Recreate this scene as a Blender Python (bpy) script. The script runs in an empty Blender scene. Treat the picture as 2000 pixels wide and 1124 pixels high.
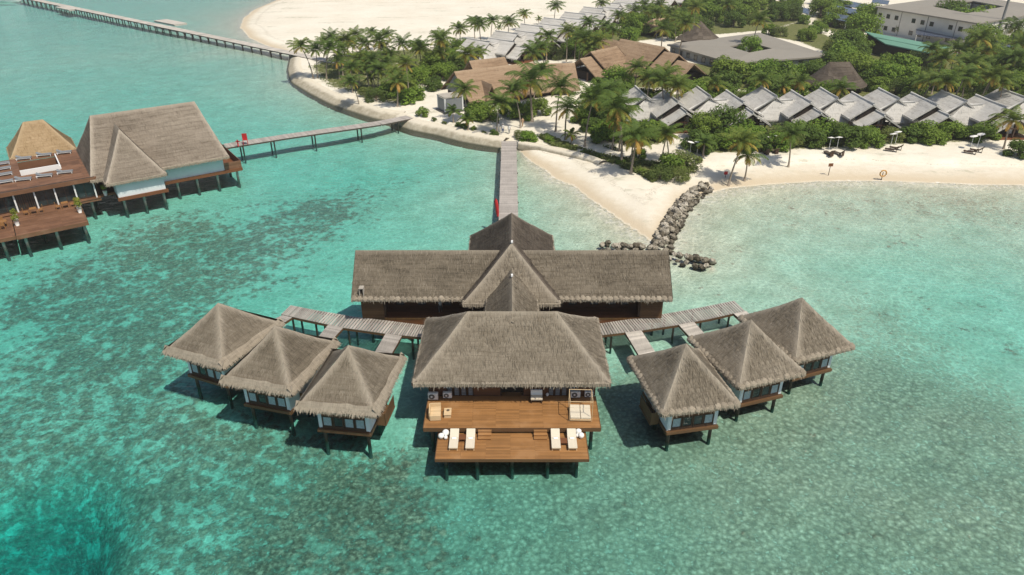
import bpy, bmesh, math, random
import numpy as np
from mathutils import Vector, Matrix, noise as mnoise
C = bpy.context
scene = C.scene
COL = scene.collection
R = math.radians
rnd = random.Random(7)

# ------------------------------------------------------------------ camera
FPX, PITCH, CAMH = 1400.0, R(28.6), 38.5          # focal length in photo pixels (2000 wide), downward pitch, height
cd = bpy.data.cameras.new('camera'); cam = bpy.data.objects.new('camera', cd); COL.objects.link(cam)
cd.sensor_fit = 'HORIZONTAL'; cd.sensor_width = 36.0; cd.lens = 36.0*FPX/2000.0
cd.clip_start = 0.5; cd.clip_end = 9000
cam.location = (0, 0, CAMH); cam.rotation_euler = (R(90)-PITCH, 0, 0)
scene.camera = cam

# ------------------------------------------------------------------ sky, sun, exposure
SUNV = Vector((0.40, -0.44, 1.0)).normalized()     # towards the sun
el = math.asin(SUNV.z); az = math.atan2(SUNV.x, SUNV.y)
w = bpy.data.worlds.new('World'); scene.world = w; w.use_nodes = True
nt = w.node_tree; nt.nodes.clear()
sk = nt.nodes.new('ShaderNodeTexSky'); sk.sky_type = 'NISHITA'; sk.sun_disc = False
sk.sun_elevation = el; sk.sun_rotation = az; sk.air_density = 1.0; sk.dust_density = 2.0; sk.ozone_density = 1.0
bg = nt.nodes.new('ShaderNodeBackground'); bg.inputs[1].default_value = 0.092
wo = nt.nodes.new('ShaderNodeOutputWorld')
nt.links.new(sk.outputs[0], bg.inputs[0]); nt.links.new(bg.outputs[0], wo.inputs[0])
sl = bpy.data.lights.new('sun', 'SUN'); sl.energy = 3.6; sl.angle = R(0.5); sl.color = (1.0, 0.92, 0.785)
so = bpy.data.objects.new('sun', sl); COL.objects.link(so)
so.rotation_euler = SUNV.to_track_quat('Z', 'Y').to_euler(); so.location = (60, -40, 120)
scene.view_settings.view_transform = 'Standard'; scene.view_settings.look = 'None'
scene.view_settings.exposure = 0.25; scene.view_settings.gamma = 1.0
scene.render.engine = 'CYCLES'
cy = scene.cycles
cy.max_bounces = 6; cy.diffuse_bounces = 2; cy.glossy_bounces = 2; cy.transmission_bounces = 2; cy.transparent_max_bounces = 12
cy.caustics_reflective = False; cy.caustics_refractive = False

# ------------------------------------------------------------------ helpers
def at(px, py, z=0.0):
    """Point of the place at height z that lies at this pixel of the photograph: used to survey positions."""
    x = (px-1000)/FPX; v = (py-562)/FPX
    dy = math.cos(PITCH)-v*math.sin(PITCH); dz = -math.sin(PITCH)-v*math.cos(PITCH)
    t = (z-CAMH)/dz
    return Vector((x*t, dy*t, z))

def nz(x, y, z=0.0): return mnoise.noise(Vector((x, y, z)))
def fbm(x, y, z=0.0, o=3): return mnoise.fractal(Vector((x, y, z)), 1.0, 2.0, o)

class MB:
    """Collects shapes into one mesh."""
    def __init__(s): s.v = []; s.f = []; s.uv = []; s.at = {}; s.hasuv = False
    def face(s, pts, uv=None, **a):
        i = len(s.v); s.v.extend([tuple(p) for p in pts]); n = len(pts)
        s.f.append(tuple(range(i, i+n)))
        if uv: s.hasuv = True
        s.uv.extend(uv if uv else [(0, 0)]*n)
        for k, val in a.items():
            s.at.setdefault(k, {})
            for j in range(n): s.at[k][i+j] = val[j] if isinstance(val, (list, tuple)) else val
    def mesh(s, V, F, off=None, M=None):
        i = len(s.v)
        for p in V:
            p = Vector(p)
            if M is not None: p = M @ p
            s.v.append(tuple(p))
        for f in F:
            s.f.append(tuple(i+k for k in f)); s.uv.extend([(0, 0)]*len(f))
    def box(s, c, d, rz=0.0, M=None, taper=1.0):
        x, y, z = d[0]/2, d[1]/2, d[2]/2; t = taper
        V = [(-x,-y,-z),(x,-y,-z),(x,y,-z),(-x,y,-z),(-x*t,-y*t,z),(x*t,-y*t,z),(x*t,y*t,z),(-x*t,y*t,z)]
        m = Matrix.Translation(Vector(c)) @ Matrix.Rotation(rz, 4, 'Z')
        if M is not None: m = M @ m
        s.mesh(V, [(0,3,2,1),(4,5,6,7),(0,1,5,4),(1,2,6,5),(2,3,7,6),(3,0,4,7)], M=m)
    def bb(s, x0, x1, y0, y1, z0, z1): s.box(((x0+x1)/2,(y0+y1)/2,(z0+z1)/2), (abs(x1-x0),abs(y1-y0),abs(z1-z0)))
    def tube(s, pts, rad, n=8, cap=True):
        pts = [Vector(p) for p in pts]; i0 = len(s.v); k = len(pts)
        if not isinstance(rad, (list, tuple)): rad = [rad]*k
        for j, p in enumerate(pts):
            d = (pts[min(j+1, k-1)]-pts[max(j-1, 0)]).normalized()
            a = d.cross(Vector((0, 0, 1)) if abs(d.z) < .9 else Vector((1, 0, 0))).normalized(); b = d.cross(a)
            for q in range(n):
                t = 2*math.pi*q/n; s.v.append(tuple(p+(a*math.cos(t)+b*math.sin(t))*rad[j]))
        for j in range(k-1):
            for q in range(n):
                f = (i0+j*n+q, i0+j*n+(q+1) % n, i0+(j+1)*n+(q+1) % n, i0+(j+1)*n+q); s.f.append(f); s.uv.extend([(0, 0)]*4)
        if cap:
            for j, rev in ((0, False), (k-1, True)):
                f = [i0+j*n+q for q in range(n)]; f = f[::-1] if rev else f
                s.f.append(tuple(f)); s.uv.extend([(0, 0)]*n)
    def ball(s, c, r, nu=12, nv=8, jit=0, seed=0, M=None):
        i0 = len(s.v); c = Vector(c); r = r if isinstance(r, (tuple, list)) else (r, r, r)
        for j in range(nv+1):
            ph = math.pi*j/nv
            for q in range(nu):
                th = 2*math.pi*q/nu; d = Vector((math.sin(ph)*math.cos(th), math.sin(ph)*math.sin(th), math.cos(ph)))
                k = 1+jit*mnoise.noise(d*1.7+Vector((seed*7.3, seed*3.1, 0)))
                p = c+Vector((d.x*r[0]*k, d.y*r[1]*k, d.z*r[2]*k)); s.v.append(tuple(M @ p if M is not None else p))
        for j in range(nv):
            for q in range(nu):
                s.f.append((i0+j*nu+q, i0+(j+1)*nu+q, i0+(j+1)*nu+(q+1) % nu, i0+j*nu+(q+1) % nu)); s.uv.extend([(0, 0)]*4)
    def build(s, name, mat=None, parent=None, smooth=False, loc=None, rz=0.0):
        me = bpy.data.meshes.new(name)
        me.from_pydata(s.v, [], s.f)
        if s.hasuv:
            u = me.uv_layers.new(name='UVMap'); u.data.foreach_set('uv', np.array(s.uv, dtype=np.float32).ravel())
        for k, d in s.at.items():
            a = me.attributes.new(k, 'FLOAT', 'POINT'); arr = np.zeros(len(s.v), dtype=np.float32)
            for i, val in d.items(): arr[i] = val
            a.data.foreach_set('value', arr)
        if mat: me.materials.append(mat)
        if smooth: me.polygons.foreach_set('use_smooth', [True]*len(me.polygons))
        me.update()
        o = bpy.data.objects.new(name, me); COL.objects.link(o)
        if parent: o.parent = parent
        if loc is not None: o.location = loc
        if rz: o.rotation_euler = (0, 0, rz)
        return o

def tag(o, label=None, cat=None, group=None, kind=None):
    if label: o['label'] = label
    if cat: o['category'] = cat
    if group: o['group'] = group
    if kind: o['kind'] = kind
    return o
def thing(name, label, cat, loc=(0, 0, 0), rz=0.0, group=None):
    o = bpy.data.objects.new(name, None); COL.objects.link(o); o.empty_display_size = 0.3
    o.location = loc; o.rotation_euler = (0, 0, rz)
    return tag(o, label, cat, group)
def dup(o, loc=None, rz=None, label=None, group=None, scale=None, parent=None):
    c = o.copy(); COL.objects.link(c)
    if parent is not None: c.parent = parent
    if loc is not None: c.location = loc
    if rz is not None: c.rotation_euler = (0, 0, rz)
    if scale is not None: c.scale = (scale,)*3 if not isinstance(scale, tuple) else scale
    if label: c['label'] = label
    if group: c['group'] = group
    for ch in o.children: dup(ch, parent=c)
    return c

# ------------------------------------------------------------------ materials
class G:
    """Small node-tree writer."""
    def __init__(s, name):
        s.m = bpy.data.materials.new(name); s.m.use_nodes = True; s.t = s.m.node_tree; s.t.nodes.clear()
        s.out = s.n('ShaderNodeOutputMaterial')
    def n(s, typ, ins=None, **props):
        nd = s.t.nodes.new(typ)
        for k, v in props.items(): setattr(nd, k, v)
        for k, v in (ins or {}).items(): s.set(nd.inputs[k], v)
        return nd
    def set(s, sock, v):
        if isinstance(v, bpy.types.NodeSocket): s.t.links.new(v, sock)
        elif isinstance(v, bpy.types.Node): s.t.links.new(v.outputs[0], sock)
        else:
            if isinstance(v, (tuple, list)) and len(v) == 3 and sock.type == 'RGBA': v = (*v, 1)
            sock.default_value = v
    def math(s, op, a, b=0.0, c=0.0, clamp=False):
        return s.n('ShaderNodeMath', {0: a, 1: b, 2: c}, operation=op, use_clamp=clamp).outputs[0]
    def mix(s, f, a, b, blend='MIX'):
        nd = s.n('ShaderNodeMix', data_type='RGBA', blend_type=blend); s.set(nd.inputs[0], f); s.set(nd.inputs[6], a); s.set(nd.inputs[7], b)
        return nd.outputs[2]
    def step(s, v, a, b, lo=0.0, hi=1.0):
        return s.n('ShaderNodeMapRange', {0: v, 1: a, 2: b, 3: lo, 4: hi}, interpolation_type='SMOOTHSTEP').outputs[0]
    def noise(s, vec, scale, detail=3.0, rough=0.55, dist=0.0, dim='3D'):
        return s.n('ShaderNodeTexNoise', {'Vector': vec, 'Scale': scale, 'Detail': detail, 'Roughness': rough, 'Distortion': dist}, noise_dimensions=dim).outputs[0]
    def mapv(s, vec, scale=(1, 1, 1), loc=(0, 0, 0), rot=(0, 0, 0)):
        return s.n('ShaderNodeMapping', {0: vec, 1: loc, 2: rot, 3: scale}).outputs[0]
    def attr(s, name): return s.n('ShaderNodeAttribute', attribute_name=name).outputs['Fac']
    def ramp(s, f, stops):
        nd = s.n('ShaderNodeValToRGB', {0: f}); e = nd.color_ramp.elements
        while len(e) < len(stops): e.new(0.5)
        for el_, (p, c) in zip(e, stops): el_.position = p; el_.color = (*c, 1)
        return nd.outputs[0]
    def geo(s): return s.n('ShaderNodeNewGeometry')
    def obj(s): return s.n('ShaderNodeTexCoord').outputs['Object']
    def bump(s, h, strength=0.5, dist=0.05): return s.n('ShaderNodeBump', {'Height': h, 'Strength': strength, 'Distance': dist}).outputs[0]
    def pbr(s, color, rough=0.7, normal=None, spec=0.3, metal=0.0, **kw):
        b = s.n('ShaderNodeBsdfPrincipled', {'Base Color': color, 'Roughness': rough, 'Specular IOR Level': spec, 'Metallic': metal})
        if normal is not None: s.set(b.inputs['Normal'], normal)
        return s.done(b)
    def done(s, sh): s.t.links.new(sh.outputs[0], s.out.inputs[0]); return s.m

def m_plain(name, col, rough=0.6, var=0.12, scale=3.0, spec=0.3, metal=0.0, bump=0.0):
    g = G(name); o = g.obj(); n1 = g.noise(o, scale, 4); r = g.geo().outputs['Random Per Island']
    k = g.math('ADD', g.math('MULTIPLY', g.math('SUBTRACT', n1, 0.5), var*2.2), g.math('MULTIPLY', g.math('SUBTRACT', r, 0.5), var*0.8))
    c = g.mix(1.0, col, g.n('ShaderNodeCombineColor', {0: g.math('ADD', 1.0, k), 1: g.math('ADD', 1.0, k), 2: g.math('ADD', 1.0, k)}).outputs[0], 'MULTIPLY')
    return g.pbr(c, rough, g.bump(g.noise(o, scale*6, 3), bump, 0.02) if bump else None, spec, metal)

def m_thatch(name, dark, mid, light, edge, amp=1.0, sc=1.0):
    g = G(name); uv = g.mapv(g.n('ShaderNodeTexCoord').outputs['UV'], (sc, sc, 1))
    streak = g.noise(g.mapv(uv, (13, 1.3, 1)), 1.0, 4, 0.65)
    course = g.noise(g.mapv(uv, (0.55, 4.2, 1)), 1.0, 4, 0.6, 0.4)
    oi = g.n('ShaderNodeObjectInfo').outputs['Random']
    blotch = g.noise(g.mapv(uv, (0.22, 0.4, 1), g.n('ShaderNodeCombineXYZ', {0: g.math('MULTIPLY', oi, 41.0), 1: g.math('MULTIPLY', oi, 17.0)}).outputs[0]), 1.0, 4, 0.6)
    fine = g.noise(g.mapv(uv, (30, 9, 1)), 1.0, 2, 0.6)
    wv = g.math('FRACT', g.math('ADD', g.math('MULTIPLY', g.n('ShaderNodeSeparateXYZ', {0: uv}).outputs[1], 2.3), g.math('MULTIPLY', blotch, 2.0)))
    line = g.step(wv, 0.0, 0.22)
    f = g.math('ADD', g.math('MULTIPLY', streak, 0.32), g.math('ADD', g.math('MULTIPLY', course, 0.50), g.math('MULTIPLY', blotch, 0.50)))
    f = g.math('ADD', f, g.math('ADD', g.math('MULTIPLY', g.math('SUBTRACT', fine, 0.5), 0.35), g.math('SUBTRACT', g.math('MULTIPLY', oi, .10), .13)))
    f = g.math('ADD', f, g.math('MULTIPLY', g.math('SUBTRACT', g.geo().outputs['Random Per Island'], 0.5), 0.22))
    f = g.math('SUBTRACT', f, g.math('MULTIPLY', g.math('SUBTRACT', 1.0, line), 0.13))
    c = g.ramp(f, [(0.3, dark), (0.55, mid), (0.86, light)])
    c = g.mix(g.math('MULTIPLY', g.attr('edge'), g.step(streak, 0.2, 0.65, 0.35, 0.95)), c, edge)
    h = g.math('ADD', g.math('ADD', g.math('MULTIPLY', streak, 0.5), g.math('MULTIPLY', course, 0.7)), g.math('MULTIPLY', fine, 0.35))
    return g.pbr(c, 0.95, g.bump(h, 0.75*amp, 0.09), 0.08)

def m_planks(name, col, var=0.25, along=(0.6, 14, 14), wear=None, rough=0.6, spec=0.25):
    """Boards built as separate islands: each has its own tone, with grain along local x."""
    g = G(name); o = g.obj(); gr = g.noise(g.mapv(o, along), 1.0, 4, 0.6); big = g.noise(o, 0.55, 3)
    r = g.geo().outputs['Random Per Island']
    k = g.math('ADD', g.math('MULTIPLY', g.math('SUBTRACT', r, 0.5), var*1.3), g.math('ADD', g.math('MULTIPLY', g.math('SUBTRACT', gr, 0.5), var*1.6), g.math('MULTIPLY', g.math('SUBTRACT', big, 0.5), var*1.8)))
    k = g.math('ADD', 1.0, k)
    c = g.mix(1.0, col, g.n('ShaderNodeCombineColor', {0: k, 1: k, 2: k}).outputs[0], 'MULTIPLY')
    if wear: c = g.mix(g.step(big, 0.52, 0.72, 0.0, 0.5), c, wear)
    return g.pbr(c, rough, g.bump(gr, 0.2, 0.01), spec)

M = {}
M['thatch'] = m_thatch('weathered_thatch', (.072,.060,.044), (.165,.140,.105), (.275,.240,.188), (.34,.30,.24))
M['thatch_dark'] = m_thatch('old_thatch', (.042,.034,.028), (.095,.078,.062), (.16,.135,.108), (.24,.205,.165))
M['thatch_left'] = m_thatch('pale_thatch', (.085,.068,.052), (.205,.172,.135), (.335,.29,.235), (.40,.35,.285), 1.0, .6)
M['thatch_gold'] = m_thatch('fresh_thatch', (.14,.092,.045), (.29,.205,.112), (.42,.31,.19), (.42,.32,.2))
M['thatch_grey'] = m_thatch('silver_thatch', (.28,.268,.245), (.485,.47,.435), (.60,.585,.545), (.60,.585,.545), 1.0, .4)
M['thatch_brown'] = m_thatch('brown_thatch', (.13,.085,.052), (.26,.18,.115), (.38,.28,.19), (.42,.32,.22), 1.0, .45)
M['straw'] = m_thatch('straw_fringe', (.085,.07,.05), (.21,.178,.135), (.35,.305,.238), (.36,.315,.25))
M['teak'] = m_planks('teak_boards', (.275,.138,.050), 0.3, wear=(.345,.195,.09), rough=.55, spec=.25)
M['teak_dark'] = m_planks('dark_teak', (.155,.062,.026), 0.3, rough=.6)
M['fascia'] = m_planks('fascia_boards', (.12,.066,.031), 0.3, rough=.6)
M['brown_wall'] = m_planks('stained_boards', (.115,.052,.025), 0.35, rough=.6)
M['red_deck'] = m_planks('red_stained_deck', (.165,.084,.046), 0.4, wear=(.235,.135,.083), rough=.6)
M['jetty'] = m_planks('weathered_jetty_boards', (.36,.33,.30), 0.3, along=(14, .6, 14), rough=.85, spec=.1)
M['jetty_pale'] = m_planks('pale_jetty_boards', (.47,.435,.385), 0.35, along=(14, .6, 14), rough=.85, spec=.1)
M['walk'] = m_planks('grey_walkway_boards', (.345,.32,.29), 0.34, along=(14, .6, 14), rough=.85, spec=.1)
def m_pile(name, col):
    g = G(name); p = g.geo().outputs['Position']; z = g.n('ShaderNodeSeparateXYZ', {0: p}).outputs[2]; n = g.noise(p, 2.5, 4)
    c = g.mix(n, tuple(k*.7 for k in col), tuple(k*1.3 for k in col)); c = g.mix(g.step(z, .05, .5, .55, 0), c, (.03,.028,.02))
    c = g.mix(g.step(z, -.55, .05, .94, 0), c, (.016,.085,.075)); return g.pbr(c, .85, None, .2)  # below the waterline, water murk and surrounding shadow are painted into the colour
M['pile'] = m_pile('pile_timber', (.085,.068,.055)); M['pile_grey'] = m_pile('concrete_pile', (.30,.285,.26))
M['white'] = m_plain('white_paint', (.74,.75,.74), .6, .07, 1.2)
M['white_wall'] = m_plain('white_render', (.66,.70,.71), .75, .10, .7)
M['cream'] = m_plain('cream_cushion', (.62,.56,.445), .9, .08, 4.0, bump=.2)
M['towel'] = m_plain('white_towel', (.85,.84,.80), .95, .06, 6.0)
M['timber_pale'] = m_planks('pale_timber', (.58,.43,.255), .2, rough=.6)
M['darkwood'] = m_plain('dark_frame', (.055,.030,.018), .5, .25, 3.0)
M['slat'] = m_plain('grey_louvre', (.20,.215,.225), .55, .15, 3.0)
M['metal'] = m_plain('grey_metal', (.72,.72,.69), .4, .08, 3.0, spec=.4)
M['metal_dark'] = m_plain('mast_steel', (.22,.22,.215), .5, .1, 1.0)
M['beige'] = m_plain('weathered_white_wall', (.62,.595,.54), .8, .22, .25)
M['fan'] = m_plain('dark_grille', (.10,.10,.10), .5, .1, 5.0)
M['red'] = m_plain('red_paint', (.40,.022,.024), .45, .15, 4.0)
M['curtain'] = m_plain('sheer_curtain', (.34,.41,.43), .8, .4, 7.0)
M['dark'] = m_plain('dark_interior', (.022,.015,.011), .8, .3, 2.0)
M['conc'] = m_plain('concrete', (.38,.35,.30), .9, .25, 1.3, bump=.4)
M['asphalt_roof'] = m_plain('grey_roof_sheet', (.255,.235,.20), .8, .10, .35)
M['green_roof'] = m_plain('green_roof_sheet', (.15,.31,.23), .6, .10, .3)
M['lounge_grey'] = m_plain('grey_weave', (.50,.52,.52), .7, .12, 6.0)
M['lounge_mid'] = m_plain('mid_grey_cushion', (.20,.215,.23), .8, .2, 6.0)
M['lounge_dark'] = m_plain('dark_weave', (.12,.13,.14), .6, .2, 6.0)
M['umb'] = m_plain('white_parasol_cloth', (.78,.76,.72), .8, .05, 3.0)
M['yellow'] = m_plain('orange_foam', (.55,.30,.10), .6, .1, 3.0)
M['skin'] = m_plain('skin', (.42,.24,.16), .6, .08, 5.0)
M['hair'] = m_plain('dark_hair', (.03,.02,.015), .6, .1, 9.0)
M['shirt_white'] = m_plain('white_shirt', (.72,.72,.70), .85, .06, 6.0)
M['cloth_grey'] = m_plain('grey_trousers', (.40,.40,.38), .85, .06, 6.0)
M['cloth_blue'] = m_plain('blue_trousers', (.08,.11,.20), .85, .06, 6.0)
M['cloth_tan'] = m_plain('tan_clothes', (.42,.29,.18), .85, .06, 6.0)
M['ball'] = m_plain('white_globe', (.80,.80,.77), .35, .03, 2.0)
M['terracotta'] = m_plain('white_pot', (.64,.63,.60), .6, .08, 2.0)
M['rope'] = m_plain('brown_rope', (.12,.09,.06), .9, .2, 5.0)

def m_glass():
    g = G('dark_glass'); n = g.noise(g.obj(), .9, 2)
    return g.pbr(g.ramp(n, [(.3, (.012,.02,.022)), (.7, (.035,.055,.058))]), .06, None, .6)
M['glass'] = m_glass()
def m_solar():
    g = G('solar_cells'); o = g.obj()
    b = g.n('ShaderNodeTexBrick', {'Vector': o, 'Color1': (.03,.045,.085,1), 'Color2': (.04,.055,.10,1), 'Mortar': (.28,.29,.31,1), 'Scale': 1.0, 'Mortar Size': .03, 'Brick Width': 1.0, 'Row Height': 1.7}, offset=0.0)
    return g.pbr(b.outputs[0], .25, None, .5)
M['solar'] = m_solar()
def m_leaf(name, a, b, trans=.36):
    g = G(name); geo = g.geo(); r = geo.outputs['Random Per Island']; oi = g.n('ShaderNodeObjectInfo').outputs['Random']
    c = g.mix(r, a, b); c = g.mix(g.math('MULTIPLY', g.math('ABSOLUTE', g.math('SUBTRACT', oi, .5)), 1.1), c, (.20,.24,.045))
    c = g.mix(g.step(oi, .62, .95, 0, .6), c, (.045,.095,.026))
    d = g.n('ShaderNodeBsdfPrincipled', {'Base Color': c, 'Roughness': .6, 'Specular IOR Level': .15})
    t = g.n('ShaderNodeBsdfTranslucent', {'Color': g.mix(.5, c, (.16,.22,.03))})
    return g.done(g.n('ShaderNodeMixShader', {0: trans, 1: d, 2: t}))
M['leaf'] = m_leaf('broad_leaves', (.080,.170,.022), (.26,.39,.06))
M['leaf_pale'] = m_leaf('pale_leaves', (.115,.15,.045), (.23,.27,.095))
M['leaf_lime'] = m_leaf('lime_leaves', (.20,.25,.03), (.36,.37,.06))
def m_palm():
    g = G('palm_fronds'); age = g.attr('age'); r = g.geo().outputs['Random Per Island']; oi = g.n('ShaderNodeObjectInfo').outputs['Random']
    f = g.math('ADD', age, g.math('ADD', g.math('MULTIPLY', g.math('SUBTRACT', oi, .5), .35), g.math('MULTIPLY', g.math('SUBTRACT', r, .5), .2)))
    c = g.ramp(f, [(.05, (.085,.138,.026)), (.36, (.20,.235,.042)), (.62, (.38,.30,.055)), (.95, (.46,.27,.07))])
    d = g.n('ShaderNodeBsdfPrincipled', {'Base Color': c, 'Roughness': .6, 'Specular IOR Level': .15})
    t = g.n('ShaderNodeBsdfTranslucent', {'Color': c})
    return g.done(g.n('ShaderNodeMixShader', {0: .25, 1: d, 2: t}))
M['palm'] = m_palm()
M['trunk'] = m_plain('palm_bark', (.27,.225,.175), .9, .3, 3.0, bump=.3)
M['bark'] = m_plain('tree_bark', (.16,.125,.09), .9, .3, 3.0, bump=.3)
def m_rock():
    g = G('coral_rock'); p = g.geo().outputs['Position']; o = g.obj(); oi = g.n('ShaderNodeObjectInfo').outputs['Random']
    n = g.noise(o, 2.6, 5, .65)
    c = g.ramp(g.math('ADD', n, g.math('MULTIPLY', g.math('SUBTRACT', oi, .5), .5)), [(.25, (.095,.082,.06)), (.5, (.25,.222,.172)), (.8, (.46,.42,.35))])
    z = g.n('ShaderNodeSeparateXYZ', {0: p}).outputs[2]
    c = g.mix(g.step(z, .2, .65, .78, 0), c, (.025,.022,.016))
    return g.pbr(c, .9, g.bump(n, .8, .12), .15)
M['rock'] = m_rock()
def m_seawall():
    g = G('sandbag_seawall'); p = g.geo().outputs['Position']; z = g.n('ShaderNodeSeparateXYZ', {0: p}).outputs[2]
    n = g.noise(p, .9, 5, .65); n2 = g.noise(p, 5, 4, .7)
    c = g.ramp(g.math('ADD', g.math('MULTIPLY', n, .6), g.math('MULTIPLY', n2, .4)), [(.3, (.25,.215,.15)), (.52, (.42,.375,.285)), (.75, (.60,.55,.44))])
    c = g.mix(g.step(g.math('ADD', z, g.math('MULTIPLY', n, .5)), 1.15, 1.6), c, (.66,.605,.49))
    c = g.mix(g.step(z, .05, .4, .85, 0), c, (.055,.06,.04))
    return g.pbr(c, .95, g.bump(g.math('ADD', n, n2), .7, .12), .1)
M['seawall'] = m_seawall()
# ------------------------------------------------------------------ terrain (seabed and island in one sheet) and water
def P2(lst, z=0.0): return np.array([list(at(a, b, z))[:2] for a, b in lst])
COAST = [(541,1,0),(500,18,0),(478,36,0),(472,55,0),(488,74,0),(528,92,0),(566,108,1),(561,140,1),(566,162,1),(602,182,1),(642,203,1),(682,217,1),(732,233,1),
 (768,240,1),(800,254,1),(850,263,1),(900,277,1),(976,290,1),(1012,296,0),(1022,306,0),(1042,318,0),(1066,332,0),(1084,348,0),(1124,364,0),(1152,387,0),(1192,414,0),
 (1230,441,0),(1262,462,0),(1284,478,0),(1306,440,0),(1340,392,0),(1376,379,0),(1420,368,0),(1500,360,0),(1600,354,0),(1700,353,0),(1800,356,0),(1900,360,0),(2000,362,0),(2120,366,0)]
cw = [tuple(at(a, b, 0))[:2] for a, b, _ in COAST]; chard = [h for _, _, h in COAST]
cw = cw+[(220,60),(700,40),(900,500),(300,620),(0,560),(-60,460),(-90,380)]; chard = chard+[0]*7
cw = np.array(cw); chard = np.array(chard, float)

def pip(X, Y, poly):
    ins = np.zeros(X.shape, bool); n = len(poly)
    for i in range(n):
        x0, y0 = poly[i]; x1, y1 = poly[(i+1) % n]
        c = ((y0 > Y) != (y1 > Y))
        with np.errstate(divide='ignore', invalid='ignore'):
            ins ^= c & (X < (x1-x0)*(Y-y0)/(y1-y0+1e-12)+x0)
    return ins
def dist_poly(X, Y, pts, closed=False):
    d = np.full(X.shape, 1e9); idx = np.zeros(X.shape, int); n = len(pts)
    for i in range(n if closed else n-1):
        a = pts[i]; b = pts[(i+1) % n]; ab = b-a; L = max((ab**2).sum(), 1e-9)
        t = np.clip(((X-a[0])*ab[0]+(Y-a[1])*ab[1])/L, 0, 1)
        q = np.hypot(X-a[0]-t*ab[0], Y-a[1]-t*ab[1]); m = q < d; d[m] = q[m]; idx[m] = i
    return d, idx
def vnoise(X, Y, sc, seed=0, octaves=4):
    rs = np.random.RandomState(seed); out = np.zeros(X.shape); amp = 1.0; tot = 0
    for o in range(octaves):
        T = rs.rand(256, 256); x = X*sc; y = Y*sc; xi = np.floor(x).astype(int); yi = np.floor(y).astype(int); fx = x-xi; fy = y-yi
        fx = fx*fx*(3-2*fx); fy = fy*fy*(3-2*fy); a = T[xi % 256, yi % 256]; b = T[(xi+1) % 256, yi % 256]; c = T[xi % 256, (yi+1) % 256]; d = T[(xi+1) % 256, (yi+1) % 256]
        out += amp*(a*(1-fx)*(1-fy)+b*fx*(1-fy)+c*(1-fx)*fy+d*fx*fy); tot += amp; amp *= .5; sc *= 2.03
    return out/tot

GROYNE = [[(1378,366),(1345,388),(1318,425),(1298,462),(1286,490)],[(1172,480),(1205,484),(1250,487),(1290,492)],[(1290,492),(1320,503),(1355,512),(1392,518)]]
GR = [P2(l, .3) for l in GROYNE]
JET_A = at(994,283,1.7); JET_B = at(993,428,1.7)

VEG = {   # vegetated ground, surveyed on the photograph
 'belt':   [(1345,300),(1335,250),(1400,232),(1500,232),(1700,240),(2030,222),(2030,262),(1900,276),(1700,286),(1560,292),(1420,300)],
 'behind': [(1150,190),(1175,160),(1215,135),(1330,138),(1345,122),(1420,132),(1590,125),(1640,85),(1690,105),(1850,115),(2030,60),(2030,185),(1850,182),(1600,178),(1400,176),(1240,172),(1225,190)],
 'behind2': [(1228,190),(1400,178),(2030,178),(2030,216),(1700,214),(1235,216)],
 'upper':  [(1150,105),(1165,70),(1280,40),(1330,2),(1560,2),(1570,40),(1500,60),(1400,68),(1330,62),(1290,75),(1230,84),(1180,105)],
 'brown':  [(832,128),(880,100),(930,108),(1000,118),(1010,100),(1080,75),(1150,62),(1185,95),(1150,125),(1140,165),(1125,118),(1000,118),(890,140),(850,165)],
 'middle': [(1140,200),(1220,195),(1240,225),(1325,250),(1315,275),(1245,290),(1165,272),(1125,240)],
 'point':  [(600,130),(700,100),(850,95),(880,150),(835,190),(770,205),(700,185),(640,170)],
 'garden': [(1500,60),(1570,40),(1600,62),(1640,80),(1615,104),(1560,82),(1500,72)],
 'corner': [(1600,2),(1700,30),(1715,60),(1640,70),(1590,45)],
 'east':   [(1900,110),(2030,60),(2030,10),(1985,40),(1950,75)],
 'dune':   [(1048,264),(1092,262),(1200,290),(1290,318),(1345,305),(1355,330),(1275,350),(1160,303),(1080,285)],
}
VEGW = {k: P2(v, 1.3) for k, v in VEG.items()}
PATHS = [([(992,284),(1010,262),(1040,245),(1085,240)],3.5),([(1040,245),(960,240),(880,232),(838,222),(826,190),(836,155)],2.2),([(1060,250),(1120,275),(1190,298),(1260,308),(1310,300),(1338,262)],1.6),([(1128,162),(1135,140),(1118,120)],2.0),([(1085,240),(1110,225),(1130,195)],1.6)]
PATHW = [(P2(p, 1.3), wd) for p, wd in PATHS]

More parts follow.
